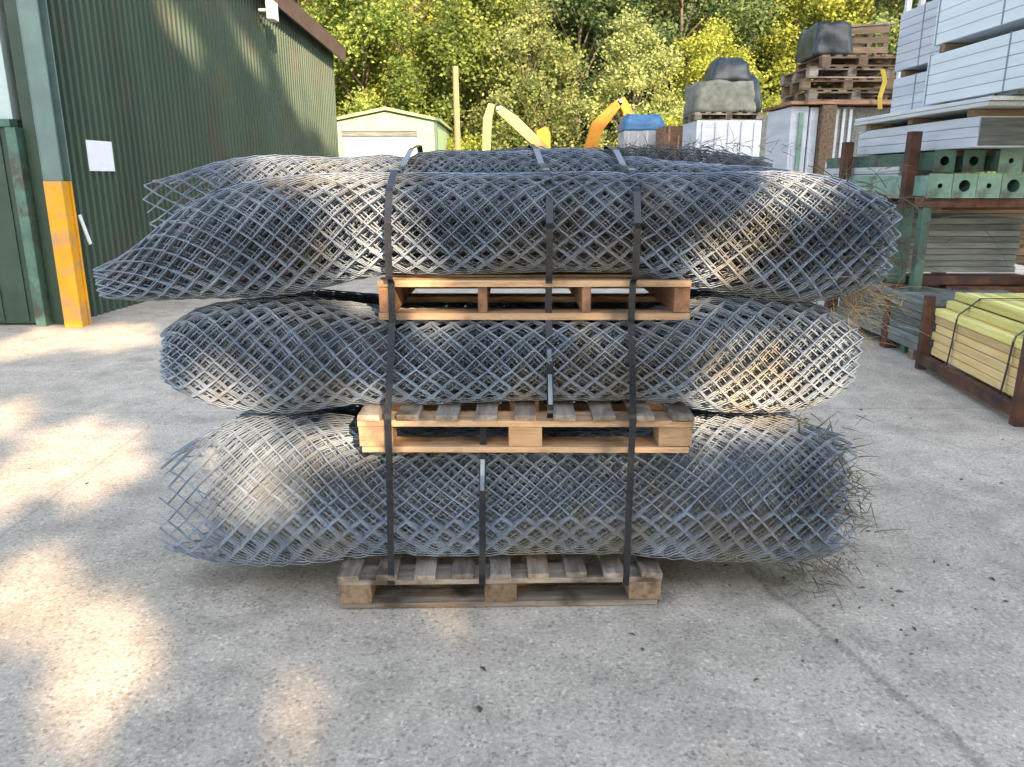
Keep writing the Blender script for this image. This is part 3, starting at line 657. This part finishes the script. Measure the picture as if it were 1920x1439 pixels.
def big_pack(label, y0, y1, z0, z1, x0=3.9, seams=(), m='pack'):
    return long_pack('timber_pack', label, x0, x0 + 1.15, y0, y1, z0, z1, m, seams=seams)
bearers('dark bearer under the lowest white pack', 3.92, 5.0, (6.6, 7.4), 2.188, 2.222)
big_pack('long white wrapped pack, lowest of the near white stack at the right edge', 4.6, 7.75, 2.225, 2.66, seams=(1.9, 3.1))
bearers('dark bearer between the two lower near white packs', 3.91, 5.05, (5.0, 6.2, 7.5), 2.665, 2.735)
big_pack('long white wrapped pack, second of the near white stack with two dark bands', 4.6, 7.7, 2.74, 3.12, seams=(2.05, 3.05))
bearers('thin bearer below the top near white pack', 3.91, 5.05, (5.2, 7.0), 3.125, 3.19)
big_pack('white wrapped pack, topmost of the near white stack', 4.6, 6.7, 3.195, 3.6, seams=(1.2,))
big_pack('bluish white pack behind the near stack, standing lowest', 7.9, 8.78, 2.20, 2.58, 4.08, seams=(.4,), m='pack_dull')
bearers('dark bearer between the bluish white packs', 4.1, 5.2, (8.0, 8.6), 2.585, 2.645)
big_pack('bluish white pack behind the near stack, upper one', 7.85, 8.75, 2.65, 3.22, 4.06, seams=(.4,), m='pack_dull')
big_pack('bluish white pack under the two behind the near stack', 7.9, 8.78, 2.188, 2.198, 4.08, m='pack_dull')
# pale posts that stick up behind the white packs
for k, (a, hgt) in enumerate(((1697, 3.75), (1722, 3.65))):
    q = at(a, 60, 9.95); MB().box(-.03, .03, -.03, .03, 0, hgt).build('pale_post', 'pale_y', None, .004)
    o = bpy.data.objects['pale_post' if k == 0 else 'pale_post.001']; o.location = (q.x, 9.95, 0)
    tag(o, 'thin pale post rising %s behind the white packs' % ('on the left' if k == 0 else 'on the right'), 'post', 'pale posts behind the white packs')

# ------------------------------------------------------------------ mid distance on the right: packs, pallets, loads
def simple_pallet(loc, label, rz, W=1.2, D=1.0, m=('dark_x', 'dark_y'), group='pallets in the pile on the tall packs'):
    r = empty('pallet', loc, label, 'pallet', group, rz)
    for yv in (-D / 2, -.06, D / 2 - .12):
        for x in (-W / 2, -.06, W / 2 - .12): MB().box(x, x + .12, yv, yv + .12, .022, .10).build('block', m[0], r, .003)
        MB().box(-W / 2, W / 2, yv, yv + .12, 0, .021).build('base_board', m[0], r)
        MB().box(-W / 2, W / 2, yv, yv + .12, .101, .121).build('cross_board', m[0], r)
    for k in range(7): MB().box(-W / 2 + k * (W - .1) / 6, -W / 2 + k * (W - .1) / 6 + .1, -D / 2, D / 2, .1215, .143).build('deck_board', m[1], r)
    return r
Yp = 11.0
xa, xb = at(1480, 250, Yp).x, at(1665, 250, Yp).x
zt = at(1560, 197, Yp).z
def tall_pack(label, x0, x1, y0, D, z1, m, ribs=0, rib_m='pack_dull'):
    r = empty('standing_pack', (x0, y0, 0), label, 'pack', 'packs standing behind the rack'); W = x1 - x0
    MB().box(0, W, 0, D, .1, z1).build('body', m, r, .012)
    MB().box(0, W, .05, .15, 0, .098).box(0, W, D - .15, D - .05, 0, .098).build('bearer', 'dark_x', r)
    for k in range(ribs): MB().box((k + .5) * W / ribs - .02, (k + .5) * W / ribs + .02, -.022, -.001, .12, z1 - .03).build('rib', rib_m, r, .003)
    return r
tall_pack('white standing pack with a green strip left of the brown board pack', xa, at(1516, 250, Yp).x - .02, Yp, 1.0, zt - .02, 'pack_dull')
MBs = MB(); MBs.box(-.03, .03, -.03, .0, .1, zt - .1); o = MBs.build('green_strip', 'green_steel'); o.location = (at(1499, 250, Yp).x, Yp - .001, 0)
tag(o, 'thin green steel strip in front of the white standing pack', 'strip')
tall_pack('white standing pack between green strip and brown boards', at(1516, 250, Yp).x, at(1532, 250, Yp).x, Yp, 1.0, zt - .03, 'pack_dull')
tall_pack('brown olive board pack standing on end beneath the pallet pile', at(1533, 250, Yp).x, at(1560, 250, Yp).x, Yp - .1, 1.1, zt - .01, 'dark_y')
tall_pack('grey board pack standing right of the brown board pack', at(1562, 250, Yp).x, at(1600, 250, Yp).x, Yp + .05, 1.0, zt - .02, 'grey_x', 3)
tall_pack('dark grey board pack standing rightmost beneath the pallet pile', at(1602, 250, Yp).x, at(1690, 250, Yp).x, Yp + .1, 1.0, zt - .02, 'grey_y')
xm_ = at(1585, 200, Yp).x
base = empty('board_deck', (at(1478, 200, Yp).x, Yp - .1, zt), 'dark brown deck of planks under the pallet pile', 'boards')
for k in range(5): MB().box(0, 1.62, k * .25, k * .25 + .22, 0, .04).build('plank', 'red_x', base, .003)
z = zt + .042
pl_labels = ['dark wooden pallet, lowest in the pile on the tall packs', 'dark wooden pallet, second from the bottom of the pile', 'dark wooden pallet, third from the bottom of the pile', 'dark wooden pallet at the top of the pile beneath the wrapped chairs']
for k, (dx, rz) in enumerate(((.10, .02), (.02, -.06), (.0, .05), (.16, .0))):
    simple_pallet((xm_ + dx, Yp + .45, z), pl_labels[k], rz, 1.28 - .06 * k, 1.0, ('dark_x', 'dark_y') if k % 2 else ('old_x', 'dark_y')); z += .145
# things on top: dark crates under blue grey sheeting
def lumpy(name, label, loc, size, m, seed, cat, top=.7, group=None):
    """a sheeted load: a rounded box whose sides sag and crease"""
    bm = bmesh.new(); bmesh.ops.create_cube(bm, size=1); bmesh.ops.subdivide_edges(bm, edges=bm.edges, cuts=7, use_grid_fill=True)
    sx, sy, sz = size; off = Vector((seed * 3.1, seed * 1.7, seed))
    for v in bm.verts:
        c = v.co.copy(); t = c.z + .5
        k = 1 - (1 - top) * t ** 2
        n_ = noise.noise(c * 3.2 + off) * .07 + noise.noise(c * 7 + off) * .035
        v.co = Vector((c.x * sx * (k + n_), c.y * sy * (k + n_), t * sz * (1 + n_ * .9 * (t > .5))))
        if t < .02: v.co.z = 0
    me = bpy.data.meshes.new(name); bm.to_mesh(me); bm.free(); me.materials.append(M[m])
    for p_ in me.polygons: p_.use_smooth = True
    o = bpy.data.objects.new(name, me); COL.objects.link(o); o.location = loc
    return tag(o, label, cat, group)
lumpy('sheeted_load', 'dark blue grey sheeted bundle on top of the pallet pile', (at(1565, 100, Yp).x, Yp + .4, z + .002), (.50, .7, .42), 'black_wrap', 2, 'sheeted load', .85)
sc_ = empty('scrap_crate', (at(1628, 100, Yp).x, Yp + .4, z + .002), 'broken dark timber crate beside the sheeted bundle on the pallet pile', 'crate')
for yv in (-.30, .28):
    for z_ in (.04, .16, .28): MB().box(-.30, .30, yv, yv + .02, z_, z_ + .075, Matrix.Rotation(rng.uniform(-.05, .05), 3, 'Y')).build('slat', 'dark_x', sc_)
    for x_ in (-.30, .24): MB().box(x_, x_ + .06, yv + (.021 if yv < 0 else -.051), yv + (.051 if yv < 0 else -.001), 0, .40).build('corner_post', 'old_x', sc_)
MB().box(-.23, .23, -.24, .22, .0, .03).build('bottom', 'dark_x', sc_)
for k in range(4): MB().beam((-.34 + .05 * k, -.2 + .12 * k, .37 + .02 * k), (.36, -.24 + .14 * k, .40 + rng.uniform(-.02, .16)), .09, .02).build('loose_board', ('old_x', 'dark_x')[k % 2], sc_)
yt = MB(); q0 = at(1655, 130, Yp - .35); q1 = at(1650, 205, Yp - .35)
yt.ribbon([q0, q0.lerp(q1, .3) + Vector((.04, 0, 0)), q0.lerp(q1, .7) + Vector((-.02, -.02, 0)), q1], (1, 0, 0), .06, .004)
tag(yt.build('webbing', 'yellow_tape'), 'yellow webbing hanging from the right side of the pallet pile', 'webbing')

Yq = 15.0
x0, x1 = at(1306, 240, Yq).x, at(1428, 240, Yq).x; z1 = at(1370, 226, Yq).z
tall_pack('ribbed white pack under the sheeted load in the middle distance', x0, x1, Yq, 1.2, z1, 'pack_dull', 5)
tall_pack('brown grey pack right of the ribbed white pack', x1 + .02, at(1474, 240, Yq).x, Yq + .3, 1.2, z1 + .12, 'grey_y')
simple_pallet(((x0 + x1) / 2, Yq + .6, z1 + .003), 'pallet under the grey sheeted load on the ribbed pack', 0, 1.26, 1.1, ('old_x', 'old_y'), 'pallets in the middle distance')
lumpy('block_load', 'grey load of stacked blocks on the pallet over the ribbed white pack', ((x0 + x1) / 2 - .08, Yq + .6, z1 + .15), (1.12, 1.0, .55), 'grey_load', 4, 'load', .92)
lumpy('sheeted_load', 'dark green sheeting draped over the right side of the grey load', (at(1410, 200, Yq).x, Yq + .62, z1 + .15), (.42, 1.05, .70), 'black_wrap', 6, 'sheeted load', .55)
lumpy('sheeted_load', 'dark domed bundle highest on the grey load in the middle distance', (at(1377, 150, Yq).x, Yq + .6, z1 + .70), (.74, .8, .44), 'black_wrap', 8, 'sheeted load', .55)
xb0 = at(1176, 230, 17.5)
tall_pack('pale pack under the blue sheet in the middle distance', at(1170, 250, 17.5).x, at(1240, 250, 17.5).x, 17.5, 1.0, at(1200, 245, 17.5).z, 'pale_y', 4)
lumpy('sheeted_load', 'small load under a bright blue sheet', (at(1208, 240, 17.5).x, 18.0, at(1200, 245, 17.5).z + .003), (.92, 1.0, .34), 'blue_wrap', 3, 'sheeted load', .8)
tall_pack('reddish brown crate beside the blue sheeted load', at(1246, 250, 16.5).x, at(1300, 250, 16.5).x, 16.5, 1.0, at(1270, 236, 16.5).z, 'red_y', 3, 'new_x')

# ------------------------------------------------------------------ garage, pole, excavators
gY = 24.0
ga, gb_ = at(628, 260, gY).x, at(822, 260, gY).x; ez = at(700, 226, gY).z; apz = at(716, 205, gY).z; gx = (ga + gb_) / 2
gar = empty('garage', (gx, gY, 0), 'small pale green gabled garage with a white door beyond the yard', 'building'); hw = (gb_ - ga) / 2
dx0, dx1 = at(640, 260, gY).x - gx, at(782, 260, gY).x - gx; dz = at(700, 246, gY).z
MB().prism([(-hw + .04, 0), (dx0, 0), (dx0, dz), (dx1, dz), (dx1, 0), (hw - .04, 0), (hw - .04, ez - .03), (0, apz - .06), (-hw + .04, ez - .03)], 0, .2).build('front_wall', 'garage', gar)
MB().box(-hw + .04, -hw + .2, .202, 5, 0, ez - .05).box(hw - .2, hw - .04, .202, 5, 0, ez - .05).box(-hw + .21, hw - .21, 4.8, 5, 0, ez - .05).build('side_wall', 'garage', gar)
MB().prism([(-hw - .06, ez - .03), (0, apz - .03), (hw + .06, ez - .03), (hw + .06, ez + .05), (0, apz + .06), (-hw - .06, ez + .05)], -.12, 5.2).build('roof', 'garage_roof', gar)
d = MB(); d.box(dx0 + .02, dx1 - .02, .08, .13, .02, dz - .16)
for k in range(1, 5): d.box(dx0 + .03, dx1 - .03, .068, .0795, k * dz / 5.5, k * dz / 5.5 + .02)
d.build('door', 'white', gar); MB().box(dx0 + .002, dx1 - .002, .03, .16, dz - .155, dz - .002).build('lintel', 'grey_x', gar)
p_ = at(858, 280, 22); pt = at(857, 125, 22)
pm = MB(); pm.tube([(0, 0, 0), (0.01, 0, 2), (-.02, 0, pt.z)], [.10, .09, .075], 10); o = pm.build('wooden_pole', 'pole_wood', smooth=True); o.location = (p_.x, 22, 0)
tag(o, 'plain wooden pole standing between the garage and the pale digger', 'pole')

def excavator(loc, label, m, boom, stick, bucket_at, rz=0, cabside=1):
    """mini digger: boom and stick are lists of points (with half heights) in its x-z plane"""
    r = empty('excavator', loc, label, 'excavator', 'diggers beyond the stack', rz)
    for s in (-1, 1):
        pts = [(-.75, .12), (-.6, .0), (.6, .0), (.75, .12), (.75, .30), (.6, .42), (-.6, .42), (-.75, .30)]
        t = MB().prism(pts, s * .5 - .14, s * .5 + .14).build('track', 'rubber', r, .02)
        for k in (-.55, 0, .55): MB().tube([(k, s * .5 - .15, .21), (k, s * .5 + .15, .21)], .14, 14).build('wheel', 'rust', t)
    MB().box(-.45, .45, -.35, .35, .25, .50).build('undercarriage', 'rust', r, .02)
    b = MB(); b.prism([(-.8, .52), (.7, .52), (.7, .85), (.3, 1.0), (-.8, 1.15)], -.55, .55); b.build('body', m, r, .04)
    c = MB(); c.prism([(-.45, 1.01), (.35, 1.01), (.30, 1.6), (.15, 2.0), (-.45, 2.0)], cabside * .02, cabside * .5); c.build('cab', m, r, .03)
    g = MB(); g.prism([(-.38, 1.2), (.26, 1.2), (.22, 1.6), (.12, 1.9), (-.38, 1.9)], cabside * .02 - .004, cabside * .5 + .004); g.build('cab_glass', 'glass', r)
    def arm(name, pts):
        n = len(pts); mb = MB(); top, bot = [], []
        for i, (x, z, h) in enumerate(pts):
            a = Vector(pts[max(i - 1, 0)][:2]); e_ = Vector(pts[min(i + 1, n - 1)][:2]); dd = (e_ - a).normalized(); nn = Vector((-dd.y, dd.x))
            top.append((x + nn.x * h, z + nn.y * h)); bot.append((x - nn.x * h, z - nn.y * h))
        return mb.prism(bot + top[::-1], -.11, .11).build(name, m, r, .012)
    arm('boom', boom); arm('stick', stick)
    bx, bz = boom[1][0], boom[1][1]
    MB().tube([(boom[0][0] + .25, 0, boom[0][1] - .15), (bx + .02, .0, bz - .25)], .045, 8).build('ram', 'steel', r)
    hose = [(x + .02, .0, z + h * 1.25) for x, z, h in boom]; MB().tube(hose, .018, 6).build('hose', 'rubber', r)
    MB().tube([(boom[-1][0], -.15, boom[-1][1]), (boom[-1][0], .15, boom[-1][1])], .05, 10).build('pivot_pin', 'steel', r)
    kx, kz = bucket_at
    MB().prism([(kx - .28, kz + .05), (kx + .12, kz + .12), (kx + .24, kz - .1), (kx + .12, kz - .34), (kx - .18, kz - .42), (kx - .06, kz - .2)], -.28, .28).build('bucket', 'rust', r, .01)
    return r
eY = 20.0
o0 = at(1062, 300, eY); L_ = lambda a, b: (at(a, b, eY).x - o0.x, at(a, b, eY).z)
B_ = [L_(1035, 300) + (.12,), L_(1000, 262) + (.12,), L_(962, 226) + (.13,), L_(934, 204) + (.09,)]
S_ = [L_(922, 196) + (.08,), L_(914, 225) + (.11,), L_(912, 285) + (.10,), L_(911, 335) + (.08,)]
excavator((o0.x, eY, 0), 'pale yellow digger with its arm folded down at the left, behind the stack', 'exc_pale', B_, S_, (L_(911, 345)[0], L_(911, 352)[1]), cabside=1)
eY = 19.0
o0 = at(1075, 300, eY)
B_ = [L_(1094, 310) + (.14,), L_(1112, 270) + (.15,), L_(1122, 236) + (.16,), L_(1150, 205) + (.12,), L_(1166, 188) + (.08,)]
S_ = [L_(1166, 184) + (.10,), L_(1178, 205) + (.11,), L_(1188, 262) + (.10,), L_(1192, 300) + (.08,)]
excavator((o0.x, eY + .3, 0), 'orange yellow digger with a curved raised boom, right of the pale digger', 'exc_orange', B_, S_, (L_(1192, 310)[0], L_(1192, 316)[1]))
ob = MB(); q = at(1018, 250, 23); ob.prism([(-.2, .3), (.2, .3), (.2, .75), (.05, .92), (-.2, .8)], -.3, .3); o = ob.build('orange_hopper', 'exc_orange', bevel=.03); o.location = (q.x, 23, q.z - .75)
MBl = MB(); MBl.box(-.18, .18, -.25, .25, -(q.z - .75), .298); l_ = MBl.build('stand', 'rust', o)
tag(o, 'small orange hopper on a stand between the two diggers', 'hopper')

# ------------------------------------------------------------------ trees
def leaf_cloud(rng, centres, radii, n_per, size, flat=.8):
    """leaf sized quads on and in clumps; returns V, F"""
    P = []
    for c, r in zip(centres, radii):
        n = max(8, int(n_per * (r ** 1.7)))
        d = rng.normal(size=(n, 3)); d /= np.linalg.norm(d, axis=1)[:, None]
        rr = r * np.minimum(np.abs(rng.normal(.62, .34, n)), 1.7); P.append(c + d * rr[:, None] * np.array([1, 1, flat]))
    P = np.concatenate(P); n = len(P)
    a = rng.normal(size=(n, 3)); a /= np.linalg.norm(a, axis=1)[:, None]; a[:, 2] *= .6
    b = rng.normal(size=(n, 3)); b -= a * (np.sum(a * b, 1) / np.sum(a * a, 1))[:, None]; b /= np.linalg.norm(b, axis=1)[:, None]
    a /= np.linalg.norm(a, axis=1)[:, None]
    s = size * rng.uniform(.6, 1.35, n)[:, None]
    return P, a * s * .5, b * s * .34
def leaf_quads(P, a, b):
    V = np.stack([P - a, P + b - a * .1, P + a, P - b - a * .1], 1).reshape(-1, 3)
    return V, np.arange(len(P) * 4).reshape(-1, 4)
def tree_shape(seed, H, rad, base, n_cl, lean=.0):
    """clump centres along limbs: an uneven crown"""
    rng = np.random.default_rng(seed); C_, R_, limbs = [], [], []
    zc = (base + H) / 2; hh = (H - base) / 2
    for i in range(n_cl):
        z = base + (H - base) * (i + rng.random()) / n_cl
        t = (z - zc) / hh; prof = math.sqrt(max(.05, 1 - abs(t) ** 2.2)) * (.85 if t > .2 else 1)
        a = i * 2.399 + rng.uniform(-.5, .5); rr = rad * prof * (.45 + .6 * rng.random() ** .6)
        c = np.array([math.cos(a) * rr + lean * z, math.sin(a) * rr, z + rng.uniform(-.4, .4)])
        C_.append(c); R_.append(rad * rng.uniform(.14, .36)); 
        if i % 3 == 0: limbs.append(c)
    return rng, C_, R_, limbs
def tree(name, label, seed, H, rad, base, m, n_cl=46, n_per=260, size=.2, cat='tree', group=None, lean=0, trunk_r=.16, keep=None, bend=.12):
    rng, C_, R_, limbs = tree_shape(seed, H, rad, base, n_cl, lean)
    P, a, b = leaf_cloud(rng, C_, R_, n_per, size)
    P[:, 2] = np.maximum(P[:, 2], .15)
    if keep is not None:
        k = keep(P); P, a, b = P[k], a[k], b[k]
    V, F_ = leaf_quads(P, a, b)
    root = empty(name, (0, 0, 0), label, cat, group)
    cr_ = bpy.data.objects.new('crown', np_mesh('crown', V, F_, m)); COL.objects.link(cr_); cr_.parent = root
    tb = MB(); top = H * .82; tp = [(lean * z + bend * math.sin(z * .7 + seed), .12 * math.cos(z * .6 + seed), z) for z in np.linspace(-.2, top, 9)]
    tb.tube(tp, [trunk_r * (1 - .85 * i / 8) for i in range(9)], 9)
    for c in limbs:
        z0 = max(base * .6, c[2] - 1.2 - .25 * rad); i = min(8, max(0, z0 / top * 8)); s0 = Vector(tp[int(i)])
        e_ = Vector(c); mid = s0.lerp(e_, .5) + Vector((0, 0, .15)); rr = trunk_r * .35
        if keep is not None and not keep(np.array([list(s0.lerp(e_, q / 10)) for q in range(2, 11)])).all(): continue
        tb.tube([s0, mid, e_], [rr, rr * .65, rr * .25], 6)
    tb.build('trunk', 'bark', root, smooth=True)
    return root
def place(o, x, y, z, s, rz, label=None):
    o.location = (x, y, z); o.scale = (s, s, s); o.rotation_euler = (0, 0, rz)
    if label: o['label'] = label
    return o
G = 'trees on the bank behind the yard'
protoA = tree('broadleaf_tree', 'x', 21, 11.5, 3.6, 1.0, 'leaf_mid', 76, 620, .17, group=G)
protoB = tree('broadleaf_tree', 'x', 22, 10.0, 3.0, .8, 'leaf_yellow', 70, 620, .16, group=G)
protoC = tree('broadleaf_tree', 'x', 23, 12.5, 3.2, .6, 'leaf_dark', 72, 560, .17, group=G)
protoD = tree('broadleaf_tree', 'x', 24, 9.0, 2.6, .8, 'leaf_olive', 64, 640, .15, group=G)
used = set()
def put(proto, px, Y, s, rz, label, dz=0):
    o = proto if proto.name not in used else copy_tree(proto)
    used.add(proto.name); x = at(px, 250, Y).x
    return place(o, x, Y, max(0, hill_z(x, Y)) + dz, s, rz, label)
T = [(protoB, 560, 33, 1.0, .3, 'yellow green tree above the shed roof edge, leftmost on the bank'),
     (protoA, 690, 30.5, .82, 1.2, 'mid green tree directly behind the pale garage'),
     (protoB, 780, 34, 1.05, 2.2, 'yellow green tree between garage and wooden pole'),
     (protoA, 905, 30, .8, 3.9, 'bushy green tree behind the wooden pole and pale digger'),
     (protoD, 985, 28.5, .78, .5, 'olive tree leaning over the pale digger boom'),
     (protoC, 1085, 34, 1.0, 1.9, 'dark tree in the deep shaded gap at the middle of the bank'),
     (protoD, 1185, 27.5, .72, 2.6, 'pale olive tree over the orange digger boom'),
     (protoC, 1270, 33, .95, 4.4, 'dark green tree right of the orange digger'),
     (protoB, 1330, 30, .66, 5.2, 'yellow green tree left of the dark domed load'),
     (protoA, 1430, 36, 1.05, .9, 'tall mid green tree above the dark domed load'),
     (protoB, 1520, 31, .85, 3.3, 'bright yellow tree left of the pallet pile'),
     (protoD, 1610, 34, 1.15, 4.0, 'olive tree above the pallet pile'),
     (protoC, 1730, 29, .9, .2, 'dark tree behind the white packs at the right'),
     (protoA, 1860, 30, .95, 2.0, 'green tree rising behind the near white packs'),
     (protoA, 600, 40, 1.1, 2.9, 'tall green tree high on the bank above the shed'),
     (protoD, 720, 41, 1.3, 1.0, 'tall olive tree high on the bank above the garage'),
     (protoC, 850, 40, 1.05, .4, 'tall dark tree high on the bank above the wooden pole'),
     (protoA, 990, 41, 1.15, 4.9, 'tall green tree high on the bank above the pale digger'),
     (protoC, 1130, 41, 1.1, 3.0, 'tall dark tree high on the bank above the orange digger'),
     (protoD, 1250, 41, 1.3, 5.5, 'tall olive tree high on the bank right of centre'),
     (protoB, 1380, 42, 1.25, 1.5, 'tall yellow tree high on the bank above the domed load'),
     (protoA, 1500, 43, 1.2, .0, 'tall green tree high on the bank left of the pallet pile'),
     (protoB, 1640, 42, 1.25, 2.5, 'tall yellow tree high on the bank above the white packs'),
     (protoC, 1790, 40, 1.1, 5.0, 'tall dark tree high on the bank at the right edge'),
     (protoB, 470, 38, 1.1, 4.1, 'yellow green tree behind the shed roof'),
     (protoA, 1950, 38, 1.1, 1.1, 'green tree at the far right of the bank')]
for a in T: put(*a)
GB = 'bushes along the back of the yard'
bushA = tree('bush', 'x', 31, 2.6, 1.3, .2, 'leaf_mid', 30, 800, .11, 'bush', GB, trunk_r=.05)
bushB = tree('bush', 'x', 32, 3.0, 1.4, .2, 'leaf_yellow', 30, 800, .11, 'bush', GB, trunk_r=.05)
for a in [(bushA, 650, 29.2, 1.2, 0, 'green bush left behind the garage'), (bushB, 845, 27.5, 1.0, 1, 'yellow green bush beside the wooden pole'), (bushA, 965, 26, 1.1, 2, 'green bush behind the pale digger'),
          (bushA, 1050, 28, 1.0, 4, 'green bush between the diggers'), (bushB, 1225, 25.5, 1.0, 3, 'yellow green bush behind the blue sheeted load'), (bushB, 1330, 24, 1.15, 5, 'yellow bush left behind the ribbed pack'),
          (bushB, 1450, 24, 1.35, .4, 'bright yellow bush right behind the domed load'), (bushA, 1560, 26, 1.5, 2.4, 'green bush behind the pallet pile'), (bushA, 1240, 24, .9, .7, 'low green bush above the reddish crate'),
          (bushA, 760, 29.5, 1.3, 3.4, 'green bush right behind the garage')]:
    put(*a)

# ------------------------------------------------------------------ unseen trees behind the photographer to shade the yard, leaves cut away for sun patches
gaps = []
def gap_g(px, py, r): gaps.append((ground_at(px, py), r))
def gap_a(px, py, Y, r): gaps.append((at(px, py, Y), r))
gap_g(130, 840, .25); gap_g(195, 868, .23); gap_g(5, 915, .17); gap_g(25, 1140, .13); gap_g(60, 1085, .13); gap_g(188, 1185, .10); gap_g(185, 1260, .13); gap_g(545, 1310, .02); gap_g(570, 1380, .03)
gap_g(830, 1152, .02); gap_g(60, 640, .32); gap_g(230, 630, .30); gap_g(160, 632, .2); gap_g(10, 780, .16)
gap_a(480, 885, 2.64, .17); gap_a(450, 855, 2.64, .12); gap_a(1450, 710, 2.72, .14); gap_a(1360, 738, 2.72, .08); gap_a(1550, 690, 2.8, .13); gap_a(690, 410, 2.73, .12); gap_a(715, 480, 2.73, .11)
gap_a(560, 315, 3.15, .16); gap_a(660, 308, 3.2, .13); gap_a(1500, 345, 2.85, .09); gap_a(1420, 440, 2.73, .06); gap_a(1320, 500, 2.73, .06); gap_a(700, 800, 2.6, .09); gap_a(980, 815, 2.6, .10); gap_a(1260, 815, 2.6, .09); gap_a(840, 590, 2.75, .07); gap_a(1120, 590, 2.75, .07); gap_a(400, 740, 2.75, .10)
for a, b, yy in ((540, 90, 16.2), (548, 140, 16.4), (555, 190, 16.6), (520, 60, 15.6), (590, 150, 17.9), (598, 200, 18.1), (606, 250, 18.4), (575, 110, 17.4), (612, 180, 18.6), (470, 110, 14.3), (330, 15, 11.3)): gap_a(a, b, yy, .30 if a > 500 else .16)
GP = np.array([g[0] for g in gaps]); GR = np.array([g[1] for g in gaps]); S_np = np.array(SUN)
def keeper(loc):
    def keep(P):
        W = P + np.array(loc); ok = np.ones(len(W), bool)
        for g, r in zip(GP, GR):
            d = W - g; t = d @ S_np; q = d - t[:, None] * S_np
            rr = r * (1 + .25 * np.sin(5 * np.arctan2(q[:, 2], q[:, 0]) + g[0] * 7))
            ok &= np.linalg.norm(q, axis=1) > rr + .10
        return ok
    return keep
for k, (x, yv, H_, rd) in enumerate(((-1.6, -11.5, 14.0, 3.3), (2.0, -12.5, 15.0, 3.5), (5.55, -11.3, 15.2, 3.5), (9.2, -12.5, 15.0, 3.5), (12.8, -11.6, 14.6, 3.5), (16.2, -12.4, 14.0, 3.5),
        (.2, -15.8, 17.5, 3.5), (3.0, -16.0, 18.6, 3.7), (8.9, -15.6, 19.0, 3.8), (11.0, -16.0, 19.0, 3.7), (14.6, -15.8, 19.6, 3.7), (18.4, -15.6, 19.4, 3.7), (7.5, -18.6, 21.0, 3.4))):
    o = tree('shade_tree', 'tall unseen leafy tree behind the photographer, number', 50 + k, H_, rd, 2.6, 'leaf_mid', 110, 210, .30, 'tree', 'unseen trees behind the photographer', trunk_r=.22, keep=keeper((x, yv, 0)))
    o['label'] = 'tall unseen leafy tree standing behind the photographer and shading the yard'
    o.location = (x, yv, 0)
